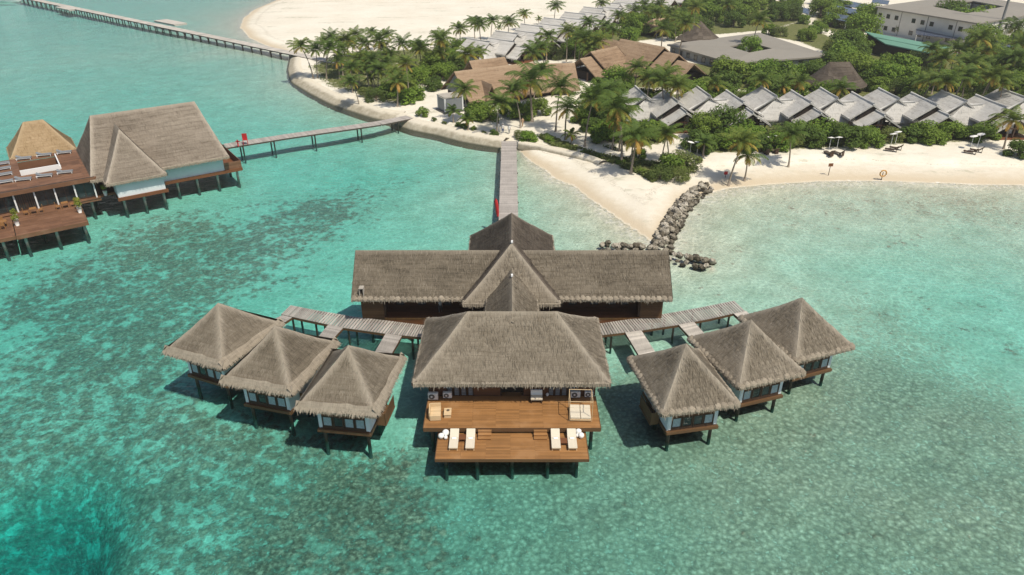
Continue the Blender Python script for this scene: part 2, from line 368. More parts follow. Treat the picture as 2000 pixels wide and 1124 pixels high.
def terrain_z(X, Y):
    ins = pip(X, Y, cw); d, idx = dist_poly(X, Y, cw, True); n = len(cw); dh = np.full(X.shape, 1e9); dso = dh.copy()
    for i in range(n):
        q, _ = dist_poly(X, Y, np.array([cw[i], cw[(i+1) % n]]))
        if chard[i] > .5: dh = np.minimum(dh, q)
        else: dso = np.minimum(dso, q)
    hard = np.clip(.5+(dso-dh)/14, 0, 1); hard = hard*hard*(3-2*hard)
    d = d+(vnoise(X, Y, .12, 3)-.5)*2.2*(1-hard)*np.clip(d/3, 0, 1)
    lump = (vnoise(X, Y, .09, 5)-.5)*.35
    ds = d+(vnoise(X, Y, .35, 8)-.5)*1.6; ss = np.clip((ds-7.2)/.9, 0, 1); scarp = np.where((X > 29) & (X < 140), np.clip((X-29)/4, 0, 1), 0)
    soft = (1-scarp)*1.35*(1-np.exp(-d/6.5))+scarp*(.62*(1-np.exp(-d/4.0))+.72*ss*ss*(3-2*ss))
    land = soft*(1-hard)+hard*np.minimum(1.3, -.3+d*.5)+lump*np.clip(d/12, 0, 1)*.7
    sea = -2.05*(1-np.exp(-d/24))*(1-hard)+hard*(-.7-1.3*(1-np.exp(-d/12)))
    sx = np.clip((X+6)/26, 0, 1); sx = sx*sx*(3-2*sx); far_ = np.clip((Y-115)/60, 0, 1); q = np.exp(-((X-46)/14)**2-((Y-66)/12)**2)
    sea = sea*(1-sx*.45*(1-.55*q)-(1-sx)*far_*.28)+lump*np.clip(d/15, 0, 1)*1.4
    for ex, ey, rx, ry, zt in ((2,53,18,10.5,-1.1),(-21,51,11,8,-1.6),(22,52,12,9,-1.0),(-60,100,26,20,-1.45)):
        q = np.exp(-(((X-ex)/rx)**2+((Y-ey)/ry)**2)**2); sea = np.where(sea < zt, sea+(zt-sea)*q, sea)
    cx, cyy = at(-80, 1130, 0)[:2]; q = np.hypot((X-cx)/5.2, (Y-cyy)/6.5); sea = sea-13.5*np.exp(-q*q)
    cx, cyy = at(40, 1020, 0)[:2]; q = np.hypot((X-cx)/3.8, (Y-cyy)/5.0); sea = sea-2.0*np.exp(-q*q)
    Z = np.where(ins, land, sea)
    for g in GR:
        dg, _ = dist_poly(X, Y, g); Z = np.maximum(Z, np.where(dg < 2.4, -.05-.8*np.maximum(dg-.4, 0), -50))
    return Z
def ground(x, y): return float(terrain_z(np.array([x], float), np.array([y], float))[0])

def gauss(X, Y, lst):
    out = np.zeros(X.shape)
    for px_, py_, r, a in lst:
        c = at(px_, py_, -1.5); out += a*np.exp(-((X-c.x)**2+(Y-c.y)**2)/(r*r))
    return out
def build_terrain():
    xs = np.concatenate([[-4000,-1500,-700,-420], np.arange(-300,-90,2.0), np.arange(-90,110,.8), np.arange(110,320,2.5), [450,800,1600,4000]])
    ys = np.concatenate([[-1500,-300,-60,0,18], np.arange(24,150,.8), np.arange(150,250,1.3), np.arange(250,420,2.6), [440,480,540,620,800,1300,4000]])
    X, Y = np.meshgrid(xs, ys); Z = terrain_z(X, Y)
    far = (np.abs(X) > 500) | (Y > 700) | (Y < -100)
    Z = np.where(far & (Z < 0), -2.0, Z)
    me = bpy.data.meshes.new('ground'); nx, ny = len(xs), len(ys)
    V = np.stack([X, Y, Z], -1).reshape(-1, 3)
    I = np.arange(nx*ny).reshape(ny, nx); Fc = np.stack([I[:-1,:-1], I[:-1,1:], I[1:,1:], I[1:,:-1]], -1).reshape(-1, 4)
    me.vertices.add(len(V)); me.vertices.foreach_set('co', V.ravel())
    me.loops.add(Fc.size); me.loops.foreach_set('vertex_index', Fc.ravel())
    me.polygons.add(len(Fc)); me.polygons.foreach_set('loop_start', np.arange(0, Fc.size, 4)); me.polygons.foreach_set('loop_total', np.full(len(Fc), 4))
    me.polygons.foreach_set('use_smooth', [True]*len(Fc)); me.update(calc_edges=True); me.validate()
    reef = gauss(X, Y, [(60,600,7,.8),(230,560,8,.85),(140,700,8,1),(280,640,7,.85),(180,840,6,1),(320,740,5,.6),(300,860,6,.95),(60,820,6,.8),(420,860,5,.6),(450,960,6,1),(560,930,5,.8),(640,900,4,.8),
      (620,1030,6,.8),(250,1000,6,.9),(130,950,5,.8),(0,1110,5,1.2),(60,1060,4,.8),(10,960,4,.9),(10,880,4,.5),(730,960,5,.7),(400,1080,5,.8),(640,395,8,.75),(560,430,7,.5),(500,470,7,.75),(360,470,8,.7),(330,440,8,.6),(230,500,7,.55),(640,430,6,.5),(30,540,8,.4),(780,350,10,.22),
      (480,540,7,.6),(600,500,6,.4),(400,560,6,.55),(820,1050,6,.55),(1400,520,4,.35),(1745,480,2.2,.7),(1925,610,3,.6),(1990,690,2.5,.7),(1885,650,2.0,.4),(1780,590,3,.5),(1480,430,6,.12),(1600,410,9,.14),(1800,415,12,.16),(1960,430,10,.14),(1360,425,4,.3),(1335,455,4,.3),
      (210,60,25,.25),(350,95,20,.25),(60,150,18,.2),(950,60,10,.3)])
    rub = gauss(X, Y, [(760,1000,8,.55),(900,1000,9,.7),(1050,1020,9,.8),(1200,980,8,.95),(1350,950,9,.95),(1500,900,9,.85),(1250,850,6,.9),(1650,980,10,.65),(1500,1060,8,.75),(1800,900,10,.55),(1750,750,9,.5),(1900,1050,10,.55),(1950,850,10,.5),(950,930,5,.7),
      (1600,760,6,.6),(1450,1090,6,.6),(640,700,6,.2),(1000,1110,8,.65),(600,1110,8,.5),(1620,600,9,.35),(1800,620,9,.4),(1500,445,7,.4),(1620,412,9,.42),(1820,415,12,.45),(1960,430,10,.42),(1400,640,5,.5),(1250,760,5,.6),(1700,1100,8,.55),(500,1110,8,.4),(800,1110,7,.35),(1200,1100,7,.35)])
    green = np.zeros(X.shape)
    for k, poly in VEGW.items():
        dd, _ = dist_poly(X, Y, poly, True); s = np.where(pip(X, Y, poly), dd, -dd); wgt = .75 if k in ('point',) else 1.0
        green = np.maximum(green, np.clip(.5+s/4.0, 0, 1)*wgt)
    for p, wd in PATHW:
        dd, _ = dist_poly(X, Y, p); green *= np.clip((dd-wd)/1.2, 0, 1)
    for nm, arr in (('reef', np.clip(reef, 0, 1.1)), ('rubble', np.clip(rub, 0, 1.1)), ('green', green)):
        a = me.attributes.new(nm, 'FLOAT', 'POINT'); a.data.foreach_set('value', arr.ravel().astype(np.float32))
    o = bpy.data.objects.new('ground', me); COL.objects.link(o); tag(o, kind='structure'); return o

def m_terrain():
    g = G('sand_and_seabed'); p = g.geo().outputs['Position']; z = g.n('ShaderNodeSeparateXYZ', {0: p}).outputs[2]
    # --- dry land
    n1 = g.noise(p, .07, 5, .6); n2 = g.noise(p, .8, 5, .65); n3 = g.noise(p, 5.0, 3, .7)
    sand = g.ramp(g.math('ADD', g.math('MULTIPLY', n1, .6), g.math('MULTIPLY', n2, .4)), [(.3, (.63,.575,.465)), (.55, (.73,.685,.58)), (.75, (.79,.75,.655))])
    sand = g.mix(g.step(n3, .60, .78, 0, .35), sand, (.42,.37,.28))
    sand = g.mix(g.math('MULTIPLY', g.step(g.noise(g.mapv(p, (.05,.16,.1)), 1.0, 6, .7), .54, .66), g.step(n2, .42, .60, 0, .75)), sand, (.36,.35,.25))
    zf0 = g.math('ADD', z, g.math('MULTIPLY', g.math('SUBTRACT', n2, .5), .35))
    wet = g.step(g.math('ADD', z, g.math('MULTIPLY', g.math('SUBTRACT', n2, .5), .25)), .10, .62)
    sand = g.mix(wet, (.56,.475,.345), sand)
    foot = g.n('ShaderNodeTexVoronoi', {'Vector': p, 'Scale': 1.9, 'Randomness': 1.0}, feature='F1').outputs['Distance']
    trod = g.step(g.noise(p, .09, 4, .6), .46, .60)
    sand = g.mix(g.math('MULTIPLY', g.math('MULTIPLY', g.step(foot, .08, .20, .30, 0), trod), wet), sand, (.40,.35,.27))
    wrack = g.math('MULTIPLY', g.step(g.math('ABSOLUTE', g.math('SUBTRACT', zf0, .74)), .0, .07, 1, 0), g.step(n3, .46, .62, 0, .55))
    sand = g.mix(wrack, sand, (.24,.20,.13))
    gm = g.step(g.math('ADD', g.attr('green'), g.math('MULTIPLY', g.math('SUBTRACT', n2, .5), 1.1)), .42, .72)
    gcol = g.ramp(g.math('ADD', g.math('MULTIPLY', n3, .6), g.math('MULTIPLY', n2, .4)), [(.32, (.055,.075,.022)), (.5, (.13,.145,.05)), (.68, (.26,.225,.13))])
    land = g.mix(gm, sand, gcol)
    # --- seabed
    w1 = g.mapv(p, (1, 1, 1)); warp = g.n('ShaderNodeTexNoise', {'Vector': p, 'Scale': .5, 'Detail': 2.0}).outputs['Color']
    pw = g.n('ShaderNodeVectorMath', {0: p, 1: g.n('ShaderNodeVectorMath', {0: warp, 1: (1.6, 1.6, 0)}, operation='MULTIPLY').outputs[0]}, operation='ADD').outputs[0]
    pw2 = g.n('ShaderNodeVectorMath', {0: p, 1: g.n('ShaderNodeVectorMath', {0: warp, 1: (.5, .5, 0)}, operation='MULTIPLY').outputs[0]}, operation='ADD').outputs[0]
    clump = g.noise(pw, .26, 7, .70); fine = g.noise(p, 3.2, 5, .74); mid = g.noise(pw2, 1.35, 4, .66)
    v1 = g.n('ShaderNodeTexVoronoi', {'Vector': pw2, 'Scale': .95, 'Randomness': 1.0}, feature='F1').outputs['Distance']
    v2 = g.n('ShaderNodeTexVoronoi', {'Vector': pw2, 'Scale': 2.3, 'Randomness': 1.0}, feature='F1').outputs['Distance']
    v3 = g.noise(pw2, 3.4, 3, .6)
    reef = g.attr('reef'); rub = g.attr('rubble')
    rm = g.math('ADD', clump, g.math('ADD', g.math('MULTIPLY', g.math('SUBTRACT', reef, .76), .40), g.math('ADD', g.math('MULTIPLY', g.math('SUBTRACT', .45, v1), .34), g.math('MULTIPLY', g.math('ADD', g.math('SUBTRACT', mid, .5), g.math('MULTIPLY', g.math('SUBTRACT', fine, .5), .55)), .95))))
    rm = g.math('ADD', g.math('MULTIPLY', g.step(rm, .38, .72), .75), g.math('MULTIPLY', g.step(rm, .50, .60), .25))
    um = g.math('ADD', fine, g.math('ADD', g.math('MULTIPLY', g.math('SUBTRACT', rub, .64), .5), g.math('ADD', g.math('MULTIPLY', g.math('SUBTRACT', .42, v2), .35), g.math('MULTIPLY', g.math('SUBTRACT', clump, .5), .5))))
    um = g.step(um, .38, .66)
    sb = g.ramp(g.noise(p, .35, 5, .6), [(.3, (.62,.585,.46)), (.7, (.82,.785,.65))])
    tone = g.math('ADD', .475, g.math('ADD', g.math('ADD', g.math('MULTIPLY', g.math('SUBTRACT', mid, .5), .45), g.math('MULTIPLY', g.math('SUBTRACT', v3, .5), .55)), g.math('ADD', g.math('MULTIPLY', g.math('SUBTRACT', fine, .5), .9), g.math('MULTIPLY', g.math('SUBTRACT', .4, v2), .30))))
    coral = g.ramp(tone, [(.30, (.075,.066,.042)), (.47, (.20,.178,.122)), (.66, (.43,.385,.285))])
    rubc = g.ramp(g.math('ADD', g.math('MULTIPLY', fine, .7), g.math('ADD', .12, g.math('MULTIPLY', g.math('SUBTRACT', .4, v2), .4))), [(.28, (.115,.115,.078)), (.46, (.34,.325,.238)), (.68, (.68,.64,.51))])
    bed = g.mix(g.math('MULTIPLY', um, .82), sb, rubc); bed = g.mix(g.math('MULTIPLY', rm, .85), bed, coral)
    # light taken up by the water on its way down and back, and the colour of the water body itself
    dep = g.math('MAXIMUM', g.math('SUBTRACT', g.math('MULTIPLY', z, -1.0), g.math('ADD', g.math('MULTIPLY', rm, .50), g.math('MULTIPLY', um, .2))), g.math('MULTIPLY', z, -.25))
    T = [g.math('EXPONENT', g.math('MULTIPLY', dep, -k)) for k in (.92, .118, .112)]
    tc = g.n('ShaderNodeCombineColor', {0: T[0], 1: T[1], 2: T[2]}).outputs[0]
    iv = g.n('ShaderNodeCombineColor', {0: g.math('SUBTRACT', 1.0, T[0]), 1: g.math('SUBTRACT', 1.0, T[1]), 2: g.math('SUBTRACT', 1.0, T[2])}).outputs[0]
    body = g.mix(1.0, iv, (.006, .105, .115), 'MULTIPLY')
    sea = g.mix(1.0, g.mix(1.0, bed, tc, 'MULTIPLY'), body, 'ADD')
    zf = g.math('ADD', z, g.math('MULTIPLY', g.math('SUBTRACT', g.noise(p, .45, 5, .65), .5), .28))
    foam = g.math('MULTIPLY', g.math('MULTIPLY', g.step(zf, -.14, -.05), g.step(zf, -.02, .04, 1, 0)), g.step(g.noise(p, 1.6, 4, .7), .44, .6, 0, .75))
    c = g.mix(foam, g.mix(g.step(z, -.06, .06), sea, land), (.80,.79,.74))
    h = g.math('ADD', g.math('MULTIPLY', n3, .4), g.math('MULTIPLY', n2, .6))
    hb = g.math('ADD', g.math('MULTIPLY', rm, .8), g.math('ADD', g.math('MULTIPLY', v2, -.5), g.math('MULTIPLY', fine, .6)))
    hh = g.n('ShaderNodeMix', {0: g.step(z, -.2, 0), 2: hb, 3: h}, data_type='FLOAT').outputs[0]
    return g.pbr(c, .95, g.bump(hh, .6, .2), .05)

def m_water():
    g = G('lagoon_water'); p = g.geo().outputs['Position']
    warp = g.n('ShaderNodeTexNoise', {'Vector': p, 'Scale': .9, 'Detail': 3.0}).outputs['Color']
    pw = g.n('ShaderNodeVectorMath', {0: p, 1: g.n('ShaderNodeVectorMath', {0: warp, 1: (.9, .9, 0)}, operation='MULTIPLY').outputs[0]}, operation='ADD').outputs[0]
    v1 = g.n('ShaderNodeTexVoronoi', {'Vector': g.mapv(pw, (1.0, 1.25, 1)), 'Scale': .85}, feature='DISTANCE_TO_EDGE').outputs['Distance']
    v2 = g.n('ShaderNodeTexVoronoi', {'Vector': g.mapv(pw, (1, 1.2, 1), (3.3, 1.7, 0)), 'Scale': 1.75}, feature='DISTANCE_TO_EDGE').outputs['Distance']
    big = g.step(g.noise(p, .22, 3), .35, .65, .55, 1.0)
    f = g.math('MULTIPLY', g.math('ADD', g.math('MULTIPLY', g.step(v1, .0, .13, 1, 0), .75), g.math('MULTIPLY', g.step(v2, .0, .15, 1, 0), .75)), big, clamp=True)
    caustic_tint = g.mix(f, (.77,.795,.79), (1.0,1.0,1.0))  # bright caustic light lines painted into the transparency colour of the surface
    wav = g.math('ADD', g.noise(g.mapv(p, (.8, 1.3, 1)), 1.1, 4, .6), g.math('MULTIPLY', g.noise(p, .16, 3), .8))
    nb = g.bump(wav, .55, .35)
    tr = g.n('ShaderNodeBsdfTransparent', {0: caustic_tint}); gl = g.n('ShaderNodeBsdfGlossy', {'Color': (1, 1, 1, 1), 'Roughness': .12, 'Normal': nb})
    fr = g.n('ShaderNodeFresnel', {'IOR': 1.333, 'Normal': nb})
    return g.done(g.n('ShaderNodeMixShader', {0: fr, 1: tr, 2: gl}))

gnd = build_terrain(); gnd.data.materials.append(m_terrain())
wb = MB(); wb.face([(-4000,-1500,0),(4000,-1500,0),(4000,4000,0),(-4000,4000,0)])
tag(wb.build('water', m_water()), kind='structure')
# ------------------------------------------------------------------ thatched roofs
def roof_face(mb, e0, e1, r0, r1, res=.45, sag=.10, jit=.07, hips=(True, True), blades=26, brnd=None, bl=.42, ridge=True):
    """One slope: eave e0->e1, ridge r0->r1, gently sagging, with straw laid down the slope."""
    e0, e1, r0, r1 = map(Vector, (e0, e1, r0, r1)); le = (e1-e0).length
    ed = (e1-e0).normalized(); nrm = ed.cross(((r0+r1)/2-(e0+e1)/2)).normalized()
    if nrm.z < 0: nrm = -nrm
    sl = (((r0+r1)/2-(e0+e1)/2)-ed*(((r0+r1)/2-(e0+e1)/2).dot(ed))).length
    nu = max(3, int(le/res)); nv = max(3, int(sl/res))
    def P(s, t):
        p = (r0.lerp(r1, s)).lerp(e0.lerp(e1, s), t)
        return p
    def disp(p, t):
        k = math.sin(math.pi*min(max(t, 0), 1))
        return Vector((p.x, p.y, p.z-sag*k+jit*(mnoise.noise(p*.55)+.6*mnoise.noise(p*1.9))*min(1, 4*k+.25)))
    def U(p, t): return ((p-e0).dot(ed)+e0.x*.37+e0.y*.61, t*sl)
    def E(p, s, t):
        dl = (p-r0.lerp(e0, t)).length if hips[0] else 9; dr = (p-r1.lerp(e1, t)).length if hips[1] else 9
        e = max(math.exp(-(dl/.38)**2), math.exp(-(dr/.38)**2))
        return max(e, .55*math.exp(-(t*sl/.22)**2) if ridge else 0)
    i0 = len(mb.v); mb.hasuv = True; mb.at.setdefault('edge', {})
    pts = []
    for j in range(nv+1):
        for i in range(nu+1):
            s, t = i/nu, j/nv; p = P(s, t); pts.append((disp(p, t), U(p, t), E(p, s, t)))
    for k, (p, u, e) in enumerate(pts): mb.v.append(tuple(p)); mb.at['edge'][i0+k] = e
    for j in range(nv):
        for i in range(nu):
            q = [j*(nu+1)+i, (j+1)*(nu+1)+i, (j+1)*(nu+1)+i+1, j*(nu+1)+i+1]
            mb.f.append(tuple(i0+k for k in q)); mb.uv.extend([pts[k][1] for k in q])
    br = brnd or rnd; down = ((e0+e1)/2-(r0+r1)/2); down = (down-ed*down.dot(ed)).normalized()
    lr = (r1-r0).length; n = int(blades*(le+lr)/2*sl)
    for _ in range(n):
        t = br.random()**.8 if lr < le*.5 else br.random(); s = br.random()
        p = P(s, t); q = disp(p, t); wd = br.uniform(.013, .034); L = bl*br.uniform(.5, 1.3)
        sd = (ed+down*br.uniform(-.25, .25)).normalized(); dd = (down+ed*br.uniform(-.3, .3)+nrm*br.uniform(.0, .16)).normalized()
        a = q+nrm*.012; b = q+dd*L+nrm*.02; u = U(p, t); ee = E(p, s, t)
        mb.face([a-sd*wd, a+sd*wd, b+sd*wd*.5, b-sd*wd*.5], [u]*4, edge=ee)
def eave_edge(mb, e0, e1, out, style, br, drop=.34):
    """Thick cut edge of the thatch: rounded bundles or a ragged skirt, and loose straw hanging."""
    e0, e1 = Vector(e0), Vector(e1); L = (e1-e0).length; ed = (e1-e0).normalized(); out = Vector(out).normalized(); mb.hasuv = True
    mb.at.setdefault('edge', {})
    if style == 'bundle':
        n = max(2, int(L/.52))
        for i in range(n):
            c = e0.lerp(e1, (i+.5)/n)-out*.06+Vector((0, 0, -.06+br.uniform(-.05, .04))); r = L/n*.58*br.uniform(.85, 1.2)
            i0 = len(mb.v); nu, nv = 8, 5
            for j in range(nv+1):
                ph = math.pi*j/nv
                for q in range(nu):
                    th = 2*math.pi*q/nu; d = ed*(math.sin(ph)*math.cos(th)*r)+out*(math.sin(ph)*math.sin(th)*.27)+Vector((0, 0, math.cos(ph)*.21-math.sin(ph)*math.sin(th)*.12))
                    mb.v.append(tuple(c+d*(1+.1*mnoise.noise(c+d*4)))); mb.at['edge'][len(mb.v)-1] = .4
            for j in range(nv):
                for q in range(nu):
                    f = (i0+j*nu+q, i0+(j+1)*nu+q, i0+(j+1)*nu+(q+1) % nu, i0+j*nu+(q+1) % nu)
                    mb.f.append(f); mb.uv.extend([(th*.3+i, j*.1), (th*.3+i, j*.1+.1), (th*.3+i+.05, j*.1+.1), (th*.3+i+.05, j*.1)])
    n = max(4, int(L/.22)); prev = None
    for i in range(n+1):
        p = e0.lerp(e1, i/n); j = mnoise.noise(p*1.3)*.07
        row = [p-out*.35+Vector((0, 0, .16+j*.4)), p+out*(.08+j)+Vector((0, 0, -.02)), p+out*(.10+j)+Vector((0, 0, -drop+j)), p-out*.30+Vector((0, 0, -drop+.05))]
        if prev:
            for k in range(3):
                a = [prev[k], prev[k+1], row[k+1], row[k]]
                mb.face(a, [(p.dot(ed)+.2*(q > 1), k*.25+.25*(q in (1, 2))) for q in range(4)], edge=.5)
        prev = row
    for _ in range(int(L*34)):
        p = e0.lerp(e1, br.random())+out*br.uniform(-.12, .16)+Vector((0, 0, br.uniform(-.16, .05)))
        l = br.uniform(.14, .36)*(1.0 if br.random() < .9 else 1.5); wd = br.uniform(.018, .04)
        d = (Vector((0, 0, -1))+out*br.uniform(.05, .55)+ed*br.uniform(-.25, .25)).normalized()
        mb.face([p-ed*wd, p+ed*wd, p+d*l+ed*wd*.4, p+d*l-ed*wd*.4], [(p.dot(ed), br.random()*3)]*4, edge=br.uniform(.2, .9))
def hip_roof(mb, fr, a0, a1, b0, b1, r0, r1, ez, rz, style='ragged', blades=26, seed=1, axis='x', sides='fblr', res=.45, gable='', edges='fblr', rb=None):
    """Hip roof over a0..a1 by b0..b1; the ridge runs along x from r0 to r1 (or along y when axis is y)."""
    br = random.Random(seed); mid = (b0+b1)/2 if rb is None else rb
    def T(x, y, z): return Vector((x, y, z)) if axis == 'x' else Vector((y, x, z))
    c = {'fl': T(a0, b0, ez), 'fr': T(a1, b0, ez), 'bl': T(a0, b1, ez), 'br': T(a1, b1, ez), 'l': T(r0, mid, rz), 'r': T(r1, mid, rz)}
    S = {'f': ('fl', 'fr', 'l', 'r', T(0, -1, 0)), 'b': ('br', 'bl', 'r', 'l', T(0, 1, 0)), 'l': ('bl', 'fl', 'l', 'l', T(-1, 0, 0)), 'r': ('fr', 'br', 'r', 'r', T(1, 0, 0))}
    for k in sides:
        p0, p1, q0, q1, o = S[k]
        if k in gable: continue
        hp = (True, True)
        if k == 'f': hp = ('l' not in gable, 'r' not in gable)
        if k == 'b': hp = ('r' not in gable, 'l' not in gable)
        roof_face(mb, c[p0], c[p1], c[q0], c[q1], blades=blades, hips=hp, brnd=br, res=res)
        if k in edges: eave_edge(fr, c[p0], c[p1], o, style, br)
    for k in gable:      # cut verge on a gable end
        p0, p1, q0, q1, o = S[k]
        for e, r_ in ((c[p0], c[q0]), (c[p1], c[q0])):
            n = 12
            for i in range(n):
                a, b = e.lerp(r_, i/n), e.lerp(r_, (i+1)/n); dz = Vector((0, 0, -.30))
                fr.face([a+o*.03, b+o*.03, b+dz+o*.03, a+dz+o*.03], [(i*.4, 0), (i*.4+.4, 0), (i*.4+.4, .3), (i*.4, .3)], edge=.4)

def planks_x(mb, x0, x1, y0, y1, z, th=.05, wd=.125, gap=.006, panel=1.9, br=rnd):
    """Boards running along x in panels."""
    y = y0
    while y < y1-.02:
        yy = min(y+wd, y1); x = x0-br.uniform(0, .0)
        k = 0
        while x < x1-.02:
            xx = min(x+panel, x1); xx = x1 if x1-xx < .3 else xx
            mb.bb(x, xx-gap, y, yy-gap, z-th, z); x = xx; k += 1
        y += wd
def plank_run(mb, pts, width, wd=.15, th=.05, gap=.008, br=rnd, jit=.02):
    """Boards laid across a path."""
    pts = [Vector(p) for p in pts]
    for a, b in zip(pts[:-1], pts[1:]):
        L = (b-a).length; n = max(1, int(L/wd)); d = (b-a)/L; s = Vector((-d.y, d.x, 0)); ang = math.atan2(d.y, d.x)
        for i in range(n):
            c = a.lerp(b, (i+.5)/n); mb.box(c+Vector((0, 0, -th/2+br.uniform(-.004, .004)))+s*br.uniform(-jit, jit), (L/n-gap, width, th), ang)
def pile(par, x, y, z0, z1, r=.14, mat='pile', lean=0.0, name='pile'):
    mb = MB(); mb.tube([(x, y, z0), (x+lean, y, (z0+z1)/2), (x, y, z1)], [r*1.06, r, r*.95], 9); return mb.build(name, M[mat], par, True)
def window(par, c, wdt, hgt, rz=0.0, panes=2, pane='glass', frame='darkwood', th=.09):
    """Framed window facing local -y at c; the pane is a sub-part."""
    mb = MB(); e = .095; m = Matrix.Translation(Vector(c)) @ Matrix.Rotation(rz, 4, 'Z')
    mb.box((0, 0, hgt/2-e/2), (wdt, th, e), M=m); mb.box((0, 0, -hgt/2+e/2), (wdt, th, e), M=m)
    for i in range(panes+1):
        x = -wdt/2+e/2+i*(wdt-e)/panes; mb.box((x, 0.001, 0), (e, th-.01, hgt-2*e), M=m)
    f = mb.build('window', M[frame], par)
    p = MB(); p.box((0, .015, 0), (wdt-2*e+.02, .02, hgt-2*e+.02), M=m); p.build('pane', M[pane], f)
    return f

# ------------------------------------------------------------------ front pavilion (rest lounge with sun decks)
ZD, ZL = 1.6, 1.02            # upper and lower deck
pav = thing('pavilion', 'large thatched pavilion with wide hipped roof and two teak sun decks facing the lagoon', 'pavilion', (0, 47.1, 0))
rm, fm = MB(), MB(); hip_roof(rm, fm, -8.0, 7.95, 0, 10.2, -3.75, 3.8, 4.05, 7.75, 'ragged', 42, 11)
rf = rm.build('roof', M['thatch'], pav); fm.build('eave_fringe', M['straw'], rf)
mb = MB()
for y in np.arange(2.1, 8.6, .2):                               # side walls of boards
    pass
def board_wall(x0, x1, y, z0, z1, ny=1, bw=.2, th=.08, axis='x'):
    mb = MB(); z = z0
    while z < z1-.02:
        zz = min(z+bw, z1)
        if axis == 'x': mb.bb(x0, x1, y, y+th, z, zz-.008)
        else: mb.bb(y, y+th, x0, x1, z, zz-.008)
        z += bw
    return mb
WY = 1.55
for seg in ((-7.0, -5.5), (-3.2, -.98), (.98, 3.0), (5.2, 7.0)):
    board_wall(seg[0], seg[1], WY, ZD, 4.5).build('wall', M['brown_wall'], pav)
for s in (-7.0, 6.92): board_wall(WY+.1, 9.3, s, ZD, 4.5, axis='y').build('wall', M['brown_wall'], pav)
board_wall(-7.0, 7.0, 9.2, ZD, 4.5).build('wall', M['brown_wall'], pav)
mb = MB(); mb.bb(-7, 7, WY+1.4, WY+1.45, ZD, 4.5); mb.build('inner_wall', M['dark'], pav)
for x0 in (-5.5, -4.92, -4.34, -3.76, 3.0, 3.55, 4.1, 4.65):
    mb = MB(); mb.bb(x0+.02, x0+.10, WY, WY+.08, ZD, 4.3); mb.bb(x0+.46, x0+.54, WY, WY+.08, ZD, 4.3); mb.bb(x0+.1, x0+.46, WY, WY+.08, 4.1, 4.3)
    sh = mb.build('shutter', M['darkwood'], pav); mb = MB()
    for z in np.arange(ZD+.1, 4.05, .16): mb.box((x0+.28, WY+.05, z), (.36, .02, .13), M=None)
    mb.build('louvre', M['slat'], sh)
mb = MB(); mb.bb(-.98, .98, WY+.5, WY+.55, ZD, 4.2); mb.bb(-.98, -.88, WY+.02, WY+.1, ZD, 4.2); mb.bb(.88, .98, WY+.02, WY+.1, ZD, 4.2); mb.build('doorway', M['dark'], pav)
for x in (-5.62, -5.42, -5.2, 5.2, 5.42):
    mb = MB(); mb.tube([(x, WY-.12, 2.5), (x, WY-.12, 4.4)], .055, 8); mb.build('pipe', M['white'], pav, True)
mb = MB(); planks_x(mb, -7.0, 7.0, -2.6, 1.5, ZD); mb.bb(-6.9, 6.9, -2.5, 9.2, ZD-.16, ZD-.07); up = mb.build('upper_deck', M['teak'], pav)
mb = MB(); mb.bb(-7.02, 7.02, -2.66, -2.605, ZD-.36, ZD+.004); mb.bb(-7.06, -7.005, -2.6, 1.5, ZD-.36, ZD+.004); mb.bb(7.005, 7.06, -2.6, 1.5, ZD-.36, ZD+.004); mb.build('fascia', M['fascia'], up)
mb = MB(); planks_x(mb, -5.82, 5.82, -5.55, -2.3, ZL); mb.bb(-5.7, 5.7, -5.45, -2.3, ZL-.14, ZL-.07); lo = mb.build('lower_deck', M['teak'], pav)
mb = MB(); mb.bb(-5.86, 5.86, -5.61, -5.555, ZL-.26, ZL+.004); mb.bb(-5.88, -5.825, -5.55, -2.4, ZL-.26, ZL+.004); mb.bb(5.825, 5.88, -5.55, -2.4, ZL-.26, ZL+.004); mb.build('fascia', M['fascia'], lo)
for x0 in (-2.68, 1.72):
    mb = MB()
    for k in range(3):
        z = ZL+.15+.145*k; y = -3.42+.27*k; mb.bb(x0, x0+1.06, y, y+.29, z-.045, z); mb.bb(x0+.03, x0+1.03, y+.03, y+.05, z-.16, z-.05)
    mb.build('steps', M['teak'], pav)
for x in (-5.1, -2.7, 0, 2.75, 5.0):
    pile(pav, x, -5.0, -2.6, ZL-.1, .14)
for x in (-6.4, -3.2, 3.2, 6.4):
    pile(pav, x, -1.9, -2.6, ZD-.1, .15); pile(pav, x, 2.6, -2.6, ZD-.1, .15); pile(pav, x, 8.6, -2.6, ZD-.1, .15)
    mb = MB(); mb.bb(x-.1, x+.1, -2.5, 9.1, ZD-.42, ZD-.165); mb.build('beam', M['darkwood'], pav)

# ------------------------------------------------------------------ long treatment hall behind it
hall = thing('treatment_hall', 'long narrow thatched hall on stilts with a crossing roof in its middle', 'hall', (0, 60.2, 0))
rm, fm = MB(), MB(); hip_roof(rm, fm, -15.5, 15.5, 0, 6.6, -15.35, 15.35, 4.5, 8.05, 'bundle', 26, 12, gable='lr')
rf = rm.build('roof', M['thatch'], hall); fm.build('eave_fringe', M['straw'], rf)
rm, fm = MB(), MB(); hip_roof(rm, fm, -1.1, 14.6, -4.7, 4.6, 2.5, 10.0, 4.55, 9.2, 'ragged', 30, 13, axis='y', sides='lr'.replace('r', ''), edges='l')
rf = rm.build('cross_roof', M['thatch'], hall); fm.build('eave_fringe', M['straw'], rf)
rm, fm = MB(), MB(); hip_roof(rm, fm, -1.1, 14.6, -4.7, 4.6, 2.5, 10.0, 4.55, 9.2, 'ragged', 26, 14, axis='y', sides='fbr')
rf = rm.build('entrance_roof', M['thatch_dark'], hall); fm.build('eave_fringe', M['straw'], rf)
